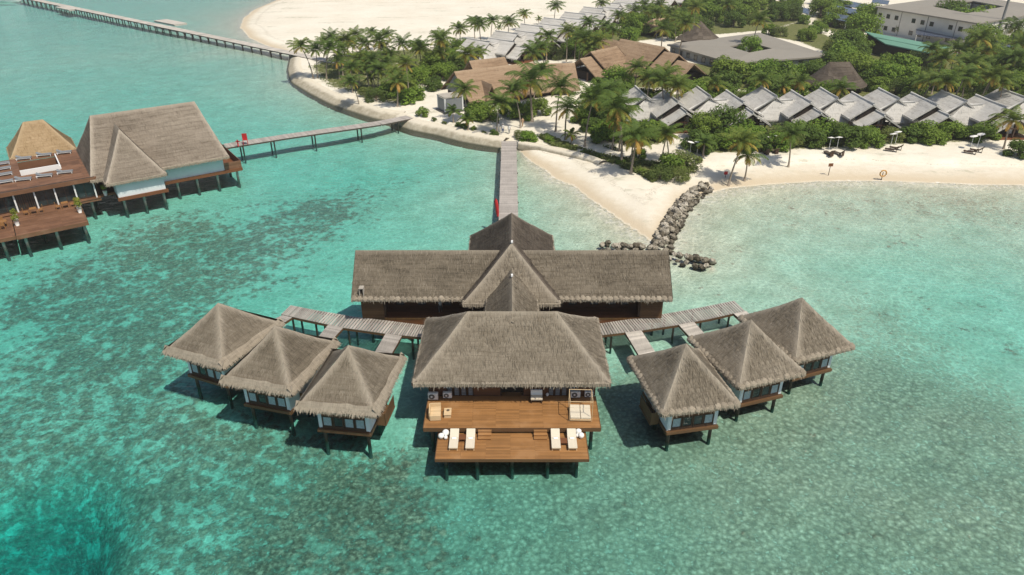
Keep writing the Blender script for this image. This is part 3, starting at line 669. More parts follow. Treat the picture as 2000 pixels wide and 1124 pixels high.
rm, fm = MB(), MB(); hip_roof(rm, fm, -9.0, 3.0, -2.4, 2.4, -8.9, 2.9, 4.9, 7.25, 'ragged', 30, 15, axis='y', sides='fb')
rf = rm.build('link_roof', M['thatch'], hall); fm.build('eave_fringe', M['straw'], rf)
for y, z in ((2.55, 9.32), (-.7, 7.36)):
    mb = MB(); mb.box((0, y, z), (.18, .32, .16)); mb.build('ridge_cap', M['white'], hall)
board_wall(-14.8, 14.8, 3.3, ZD-.1, 5.6).build('wall', M['brown_wall'], hall)
for x0 in (-14.9, 12.7): board_wall(x0, x0+2.2, 1.1, ZD-.55, 4.6).build('wall', M['fascia'], hall)
for x0 in (-14.9, -12.78, 12.7, 14.82): board_wall(1.2, 5.4, x0, ZD-.55, 4.7, axis='y').build('wall', M['brown_wall'], hall)
mb = MB(); planks_x(mb, -12.7, 12.7, 1.15, 3.3, ZD-.05, panel=2.4); mb.bb(-12.6, 12.6, 1.2, 6, ZD-.3, ZD-.12); mb.build('veranda', M['teak_dark'], hall)
mb = MB(); mb.bb(-12.7, 12.7, 1.02, 1.16, ZD-.1, ZD+.06); mb.build('ledge', M['teak'], hall)
mb = MB(); mb.bb(-12.7, 12.7, 1.06, 1.12, ZD-.75, ZD-.1); mb.build('fascia', M['teak_dark'], hall)
for x in (-11.4, -9.2, -6.6, -4.6, 4.7, 6.2, 8.4, 10.2, 11.5):
    f = MB(); f.bb(x-.42, x-.36, 3.2, 3.28, ZD+.3, 4.2); f.bb(x+.36, x+.42, 3.2, 3.28, ZD+.3, 4.2); f.bb(x-.36, x+.36, 3.2, 3.28, 4.13, 4.2); f.bb(x-.36, x+.36, 3.2, 3.28, ZD+.3, ZD+.37)
    for k in range(5): f.bb(x-.30+k*.14, x-.25+k*.14, 3.22, 3.26, ZD+.37, 4.13)
    wn = f.build('window', M['darkwood'], hall); p = MB(); p.bb(x-.36, x+.36, 3.265, 3.285, ZD+.37, 4.13); p.build('pane', M['slat'], wn)
for x in (-12.6, -3.9, 3.9, 12.6): mb = MB(); mb.bb(x-.09, x+.09, 1.2, 1.38, ZD, 4.9); mb.build('post', M['darkwood'], hall)
mb = MB(); mb.bb(-14.85, -14.3, .25, .55, 4.62, 4.7); mb.bb(-14.72, -14.28, .62, .68, 4.7, 5.5); mb.bb(-14.72, -14.66, .1, .62, 4.6, 5.45); mb.bb(-14.34, -14.28, .1, .62, 4.6, 5.45); mb.bb(-14.72, -14.28, .05, .68, 5.45, 5.52); dm = mb.build('roof_vent', M['conc'], hall)
mb = MB(); mb.bb(-14.64, -14.36, .58, .615, 4.75, 5.4); mb.build('vent_opening', M['dark'], dm)
for x in np.linspace(-14.2, 14.2, 8):
    pile(hall, x, 1.6, -2.4, ZD-.2, .14); pile(hall, x, 5.6, -2.4, ZD-.2, .14)
for sx in (-3.6, 3.5):
    board_wall(3.6, 13.6, sx, ZD, 4.9, axis='y').build('wall', M['brown_wall'], hall)

# ------------------------------------------------------------------ bungalows
def make_bungalow(style, side, mat):
    t = thing('bungalow', '', 'bungalow')
    rm, fm = MB(), MB(); hip_roof(rm, fm, -3.2, 3.2, -3.9, 3.9, 0, 0, 4.0, 7.45, style, 46, 21+side, axis='x', res=.35)
    if style != 'bundle':                                         # a lower, thicker layer of straw round the eaves
        br = random.Random(5)
        for (a, b, o) in (((-3.25,-3.95),(3.25,-3.95),(0,-1,0)), ((3.25,-3.95),(3.25,3.95),(1,0,0)), ((3.25,3.95),(-3.25,3.95),(0,1,0)), ((-3.25,3.95),(-3.25,-3.95),(-1,0,0))):
            o = Vector(o); A = Vector((*a, 4.02)); B = Vector((*b, 4.02)); ed = (B-A).normalized(); n = 26; prev = None
            for i in range(n+1):
                p = A.lerp(B, i/n); j = mnoise.noise(p*1.1)*.10
                row = [p-o*(.42+j)+Vector((0, 0, .40+j)), p-o*(.32+j)+Vector((0, 0, .47+j)), p-o*(.10)+Vector((0, 0, .22)), p+o*.12+Vector((0, 0, -.12+j*.5))]
                if prev:
                    for k in (1, 2): fm.face([prev[k], prev[k+1], row[k+1], row[k]], [(i*.25, k*.3), (i*.25, k*.3+.3), (i*.25+.25, k*.3+.3), (i*.25+.25, k*.3)], edge=.6)
                prev = row
            for _ in range(420):
                p = A.lerp(B, br.random()); h = br.random(); q = p+o*(.08-.4*h)+Vector((0, 0, -.05+.48*h)); l = br.uniform(.22, .42); wd = br.uniform(.02, .04)
                d = (o*.75+Vector((0, 0, -.75))+ed*br.uniform(-.3, .3)).normalized(); fm.face([q-ed*wd, q+ed*wd, q+d*l+ed*wd*.4, q+d*l-ed*wd*.4], [(p.dot(ed), br.random()*3)]*4, edge=br.uniform(.3, 1))
    rf = rm.build('roof', mat, t); fm.build('eave_fringe', M['straw'], rf)
    ZD = 1.25; y0, y1, xh = -2.85, 2.3, 2.06
    for s in (-1, 1):
        mb = MB(); mb.bb(s*xh-.05, s*xh+.05, y0, y1, ZD+.04, 4.3); mb.build('wall', M['white_wall'], t)
        mb = MB(); mb.bb(s*1.92-.12, s*1.92+.12, y0-.03, y0+.05, ZD+.1, 4.2); mb.build('wall', M['white_wall'], t)
    mb = MB(); mb.bb(-xh+.06, xh-.06, y1-.1, y1, ZD+.04, 4.3); mb.build('wall', M['brown_wall'], t)
    mb = MB(); mb.bb(-1.8, 1.8, y0-.05, y0+.05, ZD+.06, ZD+.22); mb.build('sill', M['darkwood'], t)
    mb = MB(); mb.bb(-1.8, 1.8, y0-.03, y0+.04, 2.52, 4.2); mb.build('wall', M['brown_wall'], t)
    for k in range(4):
        pn = 'curtain' if k in (0, 3) or (style == 'ragged' and k != 1) else 'glass'
        window(t, (-1.35+.9*k, y0, ZD+.22+.52), .86, 1.04, 0, 1, pn)
    mb = MB(); mb.bb(-2.2, 2.2, y0-.18, y1+.1, ZD-.3, ZD+.02); mb.build('floor', M['fascia'], t)
    mb = MB(); mb.bb(-2.2, 2.2, y0-.24, y0-.185, ZD-.22, ZD+.03); mb.build('fascia', M['fascia'], t)
    x = 2.24*side; mb = MB(); mb.bb(min(x, x+.75*side), max(x, x+.75*side), -1.5, 1.0, ZD-.35, ZD-.2)
    mb.bb(x+.68*side-.03, x+.68*side+.03, -1.5, 1.0, ZD-.2, ZD+.85); mb.bb(min(x, x+.7*side), max(x, x+.7*side), -1.5, -1.44, ZD-.2, ZD+.85); mb.build('balcony', M['fascia'], t)
    for px_, py_ in ((-1.8, -2.6), (1.8, -2.6), (-1.8, 0.1), (1.8, 0.1), (-1.8, 2.0), (1.8, 2.0)): pile(t, px_, py_, -2.7, ZD-.28, .15)
    for py_ in (-2.6, 2.0): mb = MB(); mb.bb(-2.1, 2.1, py_-.1, py_+.1, ZD-.5, ZD-.3); mb.build('beam', M['darkwood'], t)
    return t
bR = make_bungalow('bundle', -1, M['thatch']); bL = make_bungalow('ragged', 1, M['thatch'])
bspec = [(bR, (13.8, 47.7), 11, 'square thatched bungalow with scalloped eaves nearest the pavilion, east of its sun decks'),
 (bR, (20.0, 51.35), 18.5, 'middle one of the three thatched bungalows with scalloped eaves and white corner walls'),
 (bR, (25.6, 55.1), 21, 'outermost scalloped-eave thatched bungalow at the east end of the curved walkway'),
 (bL, (-12.9, 47.45), -8, 'thatched bungalow with shaggy straw skirt beside the pavilion, west of its sun decks'),
 (bL, (-19.5, 50.35), -15.5, 'middle one of the three shaggy-eaved thatched bungalows, four curtained windows showing'),
 (bL, (-25.6, 54.15), -23, 'outermost shaggy-eaved thatched bungalow at the west end of the curved walkway')]
seen = set()
for src, (x, y), a, lab in bspec:
    if src.name not in seen: o = src; seen.add(src.name)
    else: o = dup(src)
    o.location = (x, y, 0); o.rotation_euler = (0, 0, R(a)); o['label'] = lab; o['group'] = 'thatched bungalows on stilts'

# ------------------------------------------------------------------ curved walkways to the bungalows
def curved_walk(label, front, back, branches, npile):
    t = thing('walkway', label, 'walkway', group='curved walkways to the bungalows')
    mb = MB(); n = 70
    F = [at(*p, ZD) for p in front]; B = [at(*p, ZD) for p in back]
    def along(L, s):
        k = s*(len(L)-1); i = min(int(k), len(L)-2); return L[i].lerp(L[i+1], k-i)
    for i in range(n):
        s0, s1 = i/n, (i+1)/n-.004; a, b, c, d = along(F, s0), along(F, s1), along(B, s1), along(B, s0); j = rnd.uniform(-.004, .004); dz = Vector((0, 0, j)); lo_ = Vector((0, 0, -.05))
        mb.mesh([a+lo_, b+lo_, c+lo_, d+lo_, a+dz, b+dz, c+dz, d+dz], [(0,3,2,1),(4,5,6,7),(0,1,5,4),(1,2,6,5),(2,3,7,6),(3,0,4,7)])
    mb.build('boards', M['walk'], t)
    for L, dz in ((F, 0), (B, 0)):
        mb = MB(); m_ = 20
        for i in range(m_):
            a, b = along(L, i/m_), along(L, (i+1)/m_); mid = (a+b)/2; cen = (along(F, (i+.5)/m_)+along(B, (i+.5)/m_))/2; off = (cen-mid); off.z = 0; off = off.normalized()*.07
            mb.box(mid+off+Vector((0, 0, -.19)), ((b-a).length+.02, .09, .26), math.atan2(b.y-a.y, b.x-a.x))
        mb.build('edge_beam', M['fascia'], t)
    for i in range(npile):
        s = (i+.5)/npile
        for L in (F, B):
            p = along(L, s); q = along(B if L is F else F, s); p = p.lerp(q, .12); pile(t, p.x, p.y, -2.6, ZD-.06, .11)
    for a0, a1, b0, b1 in branches:                               # near edge pair, far edge pair
        A0, A1, B0, B1 = (at(*p, ZD) for p in (a0, a1, b0, b1)); mb = MB(); n = 22
        for i in range(n):
            s0, s1 = i/n, (i+1)/n-.006; q = [A0.lerp(B0, s0), A1.lerp(B1, s0), A1.lerp(B1, s1), A0.lerp(B0, s1)]; dz = Vector((0, 0, -.004+rnd.uniform(-.003, .003))); lo_ = Vector((0, 0, -.05))
            mb.mesh([p+lo_ for p in q]+[p+dz for p in q], [(0,3,2,1),(4,5,6,7),(0,1,5,4),(1,2,6,5),(2,3,7,6),(3,0,4,7)])
        mb.build('branch_deck', M['jetty_pale' if 'east' in label else 'walk'], t)
        mb = MB()
        for p, q, o in ((A0, B0, A1-A0), (A1, B1, A0-A1)):
            o = o.normalized()*.06; mid = (p+q)/2+o; mb.box(mid+Vector((0, 0, -.19)), ((p-q).length, .08, .26), math.atan2(q.y-p.y, q.x-p.x))
        mb.build('edge_beam', M['fascia'], t)
    return t
zl = lambda x, y: (310+x/3.513, 560+y/3.513)
zr = lambda x, y: (1140+x/3.513, 560+y/3.513)
curved_walk('curved grey plank walkway running from the pavilion to the west bungalows',
  [zl(840,190), zl(1000,226), zl(1265,282), zl(1555,322), zl(1790,346), zl(2000,372)], [zl(905,128), zl(1070,160), zl(1330,205), zl(1620,240), zl(1830,266), zl(2030,290)],
  [(zl(850,196), zl(914,211), zl(770,232), zl(838,262)), (zl(1162,262), zl(1266,281), zl(1080,362), zl(1170,385)), (zl(1557,322), zl(1668,338), zl(1470,470), zl(1575,500))], 6)
curved_walk('curved grey plank walkway running from the pavilion to the east bungalows',
  [zr(-100,362), zr(130,332), zr(400,300), zr(650,262), zr(870,220), zr(1110,166)], [zr(-130,290), zr(95,256), zr(330,222), zr(570,184), zr(800,143), zr(1036,96)],
  [(zr(285,315), zr(397,301), zr(390,490), zr(500,462)), (zr(652,262), zr(757,242), zr(770,390), zr(860,355)), (zr(1030,186), zr(1113,166), zr(1120,262), zr(1200,236))], 6)

# ------------------------------------------------------------------ jetties
def jetty(label, name, pts, width, z, mat, wd=.16, pile_step=5.0, pile_z=-2.2, piles=True, bents=False, group='jetties over the lagoon', pr=.13):
    t = thing(name, label, 'jetty', group=group)
    mb = MB(); P_ = [Vector((p[0], p[1], z)) for p in pts]; plank_run(mb, P_, width, wd); mb.build('boards', M[mat], t)
    for s in (-1, 1):
        mb = MB()
        for a, b in zip(P_[:-1], P_[1:]):
            d = (b-a).normalized(); n = Vector((-d.y, d.x, 0))*s*(width/2-.08); c = (a+b)/2+n; mb.box(c+Vector((0, 0, -.18)), ((b-a).length, .1, .25), math.atan2(d.y, d.x))
        mb.build('edge_beam', M['pile'], t)
    for a, b in zip(P_[:-1], P_[1:]):
        L = (b-a).length; d = (b-a)/L; n = Vector((-d.y, d.x, 0)); k = max(1, int(L/pile_step)); ang = math.atan2(n.y, n.x)
        for i in range(k):
            c = a.lerp(b, (i+.5)/k)
            if ground(c.x, c.y) > .6: continue
            if bents:
                mb = MB()
                for s in (-1, 1): q = c+n*s*(width/2-.15); mb.tube([(q.x, q.y, pile_z), (q.x, q.y, z-.1)], pr, 6)
                mb.box(c+Vector((0, 0, -.42)), (width+.5, .22, .22), ang); mb.build('trestle', M['pile'], t)
            else:
                for s in (-1, 1): q = c+n*s*(width/2-.1); pile(t, q.x, q.y, pile_z, z-.1, pr)
                mb = MB(); mb.box(c+Vector((0, 0, -.40)), (width+.25, .18, .18), ang); mb.build('crossbeam', M['pile'], t)
    return t
jetty('straight grey plank jetty leading from the beach to the long thatched hall', 'jetty', [JET_A+Vector((0, 2.5, 0)), Vector((-.45, 78, 0)), Vector((-.4, 73, 0))], 2.55, 1.55, 'jetty', .15, 6)
ra, rb_ = at(450, 283.5, 1.55), at(772, 236, 1.55)
jetty('grey plank jetty curving from the sandy point to the thatched restaurant', 'jetty', [ra+(ra-rb_)*.03, at(560, 266, 1.55), at(660, 252, 1.55), at(740, 240.5, 1.55), at(800, 229, 1.5)], 2.5, 1.55, 'jetty', .17, 4.6)
la, lb = at(65, -1, 1.5), at(566, 103, 1.5); dv = (lb-la).normalized()
far = jetty('very long grey jetty crossing the far lagoon towards the palm grove', 'jetty', [la-dv*70, la, lb, lb+dv*22], 3.0, 1.5, 'jetty_pale', .35, 4.6, bents=True, pr=.16)
for (px_, py_), s, L in (((147, 14.5), 1, 12), ((318, 45), -1, 14)):
    c = at(px_, py_, 1.45); n = Vector((-dv.y, dv.x, 0)); n = -n*s; mb = MB(); mb.box(c+n*2.6, (L, 4.5, .1), math.atan2(dv.y, dv.x)); mb.box(c+n*2.6+Vector((0, 0, -.3)), (L, 4.3, .4), math.atan2(dv.y, dv.x)); mb.build('side_platform', M['jetty_pale'], far)
# ------------------------------------------------------------------ restaurant on stilts
RO = at(170, 435, 1.6); RA = R(35)
def rw(u, w_, z): return Vector((RO.x+u*math.cos(RA)-w_*math.sin(RA), RO.y+u*math.sin(RA)+w_*math.cos(RA), z))
res = thing('restaurant', 'big thatched restaurant on stilts with white walls and a roof terrace', 'restaurant', (RO.x, RO.y, 0), RA)
rm, fm = MB(), MB(); hip_roof(rm, fm, 2.2, 20.9, 8.5, 24.2, 4.9, 19.2, 4.25, 11.1, 'ragged', 10, 31, res=.8)
rf = rm.build('roof', M['thatch_left'], res); fm.build('eave_fringe', M['straw'], rf)
rm, fm = MB(), MB(); hip_roof(rm, fm, 6.0, 19.5, 3.7, 11.5, 11.4, 16.0, 4.15, 9.9, 'ragged', 14, 32, axis='y', sides='flb', res=.7, edges='flb')
rf = rm.build('cross_roof', M['thatch_left'], res); fm.build('eave_fringe', M['straw'], rf)
rm, fm = MB(), MB(); hip_roof(rm, fm, -6.2, 2.6, 25.2, 32.6, -3.1, -.5, 4.3, 8.6, 'ragged', 16, 33, res=.7)
rf = rm.build('side_roof', M['thatch_gold'], res); fm.build('eave_fringe', M['thatch_gold'], rf)
def rbox(name, mat, *bb, parent=None):
    mb = MB()
    for b in bb: mb.bb(*b)
    return mb.build(name, M[mat], parent or res)
rbox('wall', 'white_wall', (11.2, 20.2, 9.9, 10.0, 1.7, 4.6)); rbox('wall', 'white_wall', (20.1, 20.2, 10.0, 23, 1.7, 4.6)); rbox('wall', 'white_wall', (4.9, 11.0, 6.7, 6.8, 1.7, 4.5))
rbox('wall', 'white_wall', (10.95, 11.05, 6.81, 10, 1.7, 4.5)); rbox('wall', 'white_wall', (4.85, 4.95, 6.81, 10, 1.7, 4.5)); rbox('wall', 'white_wall', (2.9, 20, 23, 23.1, 1.7, 4.6))
rbox('fascia', 'teak_dark', (10.9, 22.8, 9.6, 9.85, 1.3, 1.75)); rbox('fascia', 'teak_dark', (4.7, 11.3, 6.4, 6.65, 1.3, 1.75)); rbox('floor', 'teak_dark', (2.8, 22.7, 9.9, 23.6, 1.25, 1.6)); rbox('floor', 'teak_dark', (4.8, 11.1, 6.7, 9.9, 1.25, 1.6))
mb = MB()
for b in ((20.25, 22.75, 9.75, 9.83), (22.67, 22.75, 9.84, 23.4), (20.4, 22.6, 23.3, 23.4)):
    z = 1.62
    while z < 2.75: mb.bb(b[0], b[1], b[2], b[3], z, z+.17); z += .18
mb.build('parapet', M['red_deck'], res)
# terrace on top of the glazed front building, with the opening of a courtyard
mb = MB()
for b in ((-14, 2.85, 8.7, 15.1), (-14, 2.85, 22.1, 24.0), (-14, -5.4, 15.1, 22.1), (-.6, 2.85, 15.1, 22.1)): planks_x(mb, b[0], b[1], b[2], b[3], 4.62, wd=.3, panel=2.6)
tr = mb.build('terrace', M['red_deck'], res)
rbox('fascia', 'red_deck', (-14, 2.9, 8.55, 8.69, 4.1, 4.64), (2.86, 2.98, 8.69, 17.6, 4.1, 4.64), parent=tr)
rbox('curb', 'white', (-5.4, -.6, 14.9, 15.1, 4.63, 5.35), (-.6, -.45, 15.1, 22.1, 4.63, 5.0), parent=tr)
rbox('balustrade', 'glass', (-14, 2.8, 8.72, 8.75, 4.66, 4.72), parent=tr)
rbox('courtyard_floor', 'teak_dark', (-5.4, -.6, 15.1, 22.1, 1.9, 2.0)); rbox('wall', 'red_deck', (-5.5, -.5, 22.12, 22.2, 2.0, 4.5), (-5.5, -5.42, 15.1, 22.1, 2.0, 4.5), (-.58, -.5, 15.1, 22.1, 2, 4.5))
mb = MB()
for k in range(9): mb.bb(2.95, 4.6, 18.6+k*.34, 18.9+k*.34, 4.4-.26*k, 4.48-.26*k)
mb.bb(2.95, 4.8, 17.7, 18.55, 4.4, 4.5); mb.build('stairs', M['slat'], res); rbox('wall', 'dark', (2.9, 5, 21.8, 21.9, 1.6, 4.6), (2.92, 2.97, 17.6, 21.8, 1.6, 4.1)); rbox('wall', 'red_deck', (3.0, 4.6, 17.45, 17.6, 1.6, 4.4))
for k in range(8):
    u = 2.45-2.35*k
    rbox('column', 'white', (u-.09, u+.09, 9.0, 9.18, 1.6, 4.35))
    if k < 7:
        f = MB(); f.bb(u-2.22, u-.13, 9.5, 9.58, 1.62, 1.72); f.bb(u-2.22, u-.13, 9.5, 9.58, 4.2, 4.3); f.bb(u-1.2, u-1.14, 9.5, 9.58, 1.73, 4.19)
        if k in (3, 5): [f.bb(u-2.1+q*.25, u-2.0+q*.25, 9.44, 9.49, 1.65, 4.2) for q in range(8)]
        fo = f.build('glazed_door', M['darkwood'], res); p = MB(); p.bb(u-2.2, u-.15, 9.6, 9.63, 1.65, 4.25); p.build('pane', M['glass'], fo)
rbox('inner_wall', 'dark', (-14, 2.8, 13, 13.1, 1.6, 4.4)); rbox('wall', 'brown_wall', (2.78, 2.86, 9.7, 17.5, 1.6, 4.1))
mb = MB(); planks_x(mb, -14, 2.9, 8.62, 13, 1.58, wd=.25); mb.bb(-14, 2.9, 8.7, 24, 1.2, 1.5); mb.build('floor', M['red_deck'], res)
mb = MB(); planks_x(mb, -7.8, .1, .4, 8.6, 1.6, wd=.16, panel=2.6); mb.bb(-7.75, .05, .45, 8.6, 1.3, 1.5); d1 = mb.build('dining_deck', M['red_deck'], res)
rbox('fascia', 'red_deck', (-7.85, .16, .3, .39, 1.1, 1.61), (.11, .18, .4, 8.6, 1.1, 1.61), parent=d1)
mb = MB(); planks_x(mb, -16, -7.9, .9, 8.6, 1.42, wd=.16, panel=2.6); mb.bb(-16, -7.95, 1, 8.6, 1.1, 1.3); d2 = mb.build('dining_deck', M['red_deck'], res)
rbox('fascia', 'red_deck', (-16, -7.9, .8, .89, 1.0, 1.43), parent=d2)
for u, w_ in ((-.4, .9), (-3.6, .9), (-7, .9), (-9.4, 1.3), (-12.5, 1.3), (-.4, 4.5), (-5, 4.5), (-7.4, 4.5), (1.6, 9.0), (2.4, 13), (5.4, 7.0), (8, 7.0), (10.6, 7.0), (13.2, 10.2), (16, 10.2), (19, 10.2), (22, 10.2), (22.3, 16), (22.3, 22), (6, 14), (12, 14), (17, 16), (-2, 12), (-8, 12), (-5, 25), (1, 28)):
    pile(res, u, w_, -2.4, 1.3, .19, 'pile_grey')
# furniture of the terrace and the decks
def lounger(label, group, wood, cush, loc, rz, towel=False):
    t = thing('sun_lounger', label, 'sun lounger', loc, rz, group)
    f = MB(); f.bb(-.33, .33, -1.0, .95, .20, .27)
    for x in (-.3, .3):
        for y in (-.9, .85): f.bb(x-.035, x+.035, y-.035, y+.035, 0, .2)
    f.build('frame', M[wood], t)
    c = MB(); m = Matrix.Translation((0, .28, .275)) @ Matrix.Rotation(R(24), 4, 'X')
    c.bb(-.35, .35, -1.02, .28, .275, .37); c.box((0, .36, .05), (.70, .74, .095), M=m)
    o = c.build('mattress', M[cush], t); bv = o.modifiers.new('soft', 'BEVEL'); bv.width = .025; bv.segments = 2
    if towel: q = MB(); q.box((0, .03, .415), (.36, .17, .085)); o = q.build('towel', M['towel'], t); bv = o.modifiers.new('soft', 'BEVEL'); bv.width = .03; bv.segments = 2
    return t
tl = [(-4.5, 22.9, 'beside the courtyard corner'), (-1.9, 23.0, 'behind the courtyard'), (.7, 22.6, 'by the big roof'), (-5.3, 12.6, 'at the front, westernmost of three'), (-2.8, 12.6, 'at the front, middle of three'), (-.3, 12.6, 'at the front, easternmost of three'), (-7.3, 21.9, 'at the back of the side row'), (-7.3, 19.3, 'second in the side row'), (-7.3, 16.4, 'third in the side row'), (-7.4, 12.9, 'at the front of the side row')]
for u, w_, tx in tl:
    p = rw(u, w_, 4.63); lounger('grey cushioned lounger on the restaurant roof terrace, '+tx, 'loungers on the restaurant terrace', 'white', 'lounge_mid', p, RA+R(90 if u < -7 else 75))
def chair(label, loc, rz, group):
    t = thing('chair', label, 'chair', loc, rz, group)
    b = MB(); b.bb(-.26, .26, -.26, .26, .40, .46); b.build('seat', M['teak'], t)
    b = MB(); b.box((0, .27, .72), (.52, .05, .5)); b.build('backrest', M['teak'], t)
    for x in (-.23, .23):
        for y in (-.23, .25): b = MB(); b.bb(x-.03, x+.03, y-.03, y+.03, 0, .4); b.build('leg', M['teak'], t)
    return t
def table(label, loc, rz, group, sx=.8, sy=.8):
    t = thing('table', label, 'table', loc, rz, group)
    b = MB(); b.bb(-sx/2, sx/2, -sy/2, sy/2, .70, .75); b.build('tabletop', M['teak'], t)
    for x in (-1, 1):
        for y in (-1, 1): b = MB(); b.box((x*(sx/2-.06), y*(sy/2-.06), .35), (.06, .06, .7)); b.build('leg', M['teak'], t)
    return t
for (u, w_), nm in (((-5.3, 7.4), 'western'), ((-1.6, 7.3), 'eastern')):
    table('square teak table of the %s seating group on the red dining deck' % nm, rw(u, w_, 1.6), RA, 'dining tables')
    for du, dw, a, tx in ((-.85, 0, 90, 'west'), (.85, .0, -90, 'east')): chair('teak armless chair on the %s side of the %s dining table' % (tx, nm), rw(u+du, w_+dw, 1.6), RA+R(a), 'dining chairs')
chair('spare teak chair by the glazed wall, east of the dining tables', rw(-.2, 7.9, 1.6), RA+R(180), 'dining chairs')
table('long teak table on the lower step of the dining deck', rw(-9.6, 5.2, 1.42), RA, 'dining tables', 2.4, .9)
for du, dw, a, tx in ((-.6, -.8, 180, 'near, west'), (.6, -.8, 180, 'near, east'), (-.6, .8, 0, 'far, west'), (.6, .8, 0, 'far, east')):
    chair('teak chair at the long table, %s seat' % tx, rw(-9.6+du, 5.2+dw, 1.42), RA+R(a), 'dining chairs')
def leaf_cloud(mb, c, rad, n, br, size=(.22, .38), shell=.55, flat=1.0, up=.35):
    """Leaves spread through a lumpy volume."""
    c = Vector(c)
    for _ in range(n):
        d = Vector((br.gauss(0, 1), br.gauss(0, 1), br.gauss(0, 1))).normalized()
        k = br.uniform(shell, 1.0)**.7*(1+.25*mnoise.noise(d*2.0+c)); p = c+Vector((d.x*rad[0], d.y*rad[1], d.z*rad[2]))*k
        nn = (d+Vector((0, 0, up))+Vector((br.gauss(0, .45), br.gauss(0, .45), br.gauss(0, .45)))).normalized()
        a = nn.cross(Vector((br.gauss(0, 1), br.gauss(0, 1), br.gauss(0, 1)))).normalized(); b = nn.cross(a); s = br.uniform(*size)
        mb.face([p-a*s*.5, p+b*s*.32+nn*.03, p+a*s*.5, p-b*s*.32+nn*.03])
def potted(label, loc, h, n=1):
    t = thing('potted_plant', label, 'potted plant', loc, 0, 'potted plants of the restaurant')
    b = MB(); b.tube([(0, 0, 0), (0, 0, .5), (0, 0, .72)], [.2, .27, .31], 12); b.build('pot', M['terracotta'], t, True)
    b = MB(); br = random.Random(int(h*77)); b.tube([(0, 0, .7), (0, 0, h)], .03, 5); b.build('stem', M['bark'], t)
    b = MB()
    leaf_cloud(b, (0, 0, h), (.45, .45, .42), 150, br, (.14, .26), .3); b.build('foliage', M['leaf_lime'], t)
potted('lime green bush in a tall white pot at the east corner of the dining deck', rw(-.25, 4.2, 1.6), 1.25); potted('second lime green bush in a white pot, just behind the corner one', rw(-.2, 5.5, 1.6), 1.35)
potted('clipped green bush in a white pot where the dining deck steps down, nearer one', rw(-7.4, 4.0, 1.6), 1.1); potted('clipped green bush in a white pot where the dining deck steps down, farther one', rw(-7.4, 6.2, 1.6), 1.15)
potted('lime plant in the gap between glazed front and white-walled wing', rw(3.6, 9.4, 1.5), 1.3)

# red things on the jetties
p = at(480, 282, 1.58); t = thing('lifeguard_chair', 'red high chair standing on the jetty beside the restaurant', 'chair', p, R(20))
b = MB(); b.bb(-.4, .4, -.3, .3, .75, .84); b.build('seat', M['red'], t); b = MB(); b.bb(-.4, .4, .3, .38, .78, 1.75); b.build('backrest', M['red'], t)
for x in (-.36, .36):
    for y in (-.26, .3): b = MB(); b.bb(x-.05, x+.05, y-.05, y+.05, 0, .75); b.build('leg', M['red'], t)
p = at(465.5, 286, 1.58); t = thing('fire_hydrant', 'small red hydrant post with two side outlets on the jetty', 'hydrant', p, R(20))
b = MB(); b.tube([(0, 0, 0), (0, 0, 1.0)], .11, 10); b.tube([(0, 0, .95), (0, 0, 1.12)], [.17, .06], 10); b.build('post', M['red'], t, True); b = MB(); b.tube([(-.35, 0, .8), (.35, 0, .8)], .09, 8); b.build('outlet', M['red'], t, True)
p = at(972.5, 424, 1.3); t = thing('rescue_board', 'narrow red rescue board leaning on end at the edge of the central jetty', 'rescue board', p, R(70))
b = MB(); b.tube([(0, 0, 0), (0, .05, .5), (0, .15, 1.6), (0, .25, 2.3), (0, .3, 2.55)], [.10, .22, .25, .2, .06], 10); b.build('board', M['red'], t, True); b = MB(); b.tube([(0, .12, .1), (0, .5, 2.2)], .05, 6); b.bb(-.2, .2, -.05, .1, 0, .1); b.build('rack', M['darkwood'], t)

# ------------------------------------------------------------------ things on the sun decks
for (px_, py_), tx in (((887, 859), 'westernmost white sun lounger on the lower teak deck, beside the globe lamps'), ((919, 859), 'white sun lounger on the lower deck next to the western steps'), ((1085, 859), 'white sun lounger on the lower deck next to the eastern steps'), ((1117, 859), 'easternmost white sun lounger on the lower teak deck, beside the globe lamps')):
    c = at(px_, py_, ZL+.25); lounger(tx, 'white loungers on the lower deck', 'timber_pale', 'cream', (c.x, c.y-.05, ZL), 0, True)
def side_table(label, px_, py_):
    c = at(px_, py_, ZL+.3); t = thing('side_table', label, 'side table', (c.x, c.y, ZL), 0, 'low tables between the loungers')
    b = MB(); b.bb(-.27, .27, -.3, .3, .27, .32); b.build('tabletop', M['teak_dark'], t)
    for x in (-.22, .22): b = MB(); b.bb(x-.03, x+.03, -.26, .26, 0, .27); b.build('leg', M['teak_dark'], t)
side_table('low brown table between the two western loungers', 903, 854); side_table('low brown table between the two eastern loungers', 1101, 861)
for px_, py_, r, tx in ((870.5, 846, .28, 'biggest of the three western globe lamps'), (861.5, 852, .23, 'middle-sized western globe lamp nearest the deck edge'), (870.5, 855, .16, 'smallest western globe lamp, in front of the biggest'), (1129.5, 843, .26, 'biggest of the three eastern globe lamps'), (1135, 851, .24, 'middle-sized eastern globe lamp nearest the deck edge'), (1127.5, 851, .16, 'smallest eastern globe lamp beside the lounger')):
    c = at(px_, py_, ZL+r); t = thing('globe_lamp', 'white '+tx, 'globe lamp', (c.x, c.y, ZL), 0, 'white globe lamps on the lower deck')
    b = MB(); b.ball((0, 0, r+.02), r, 18, 12); b.build('globe', M['ball'], t, True); b = MB(); b.tube([(0, 0, 0), (0, 0, .04)], r*.45, 12); b.build('base', M['metal'], t)
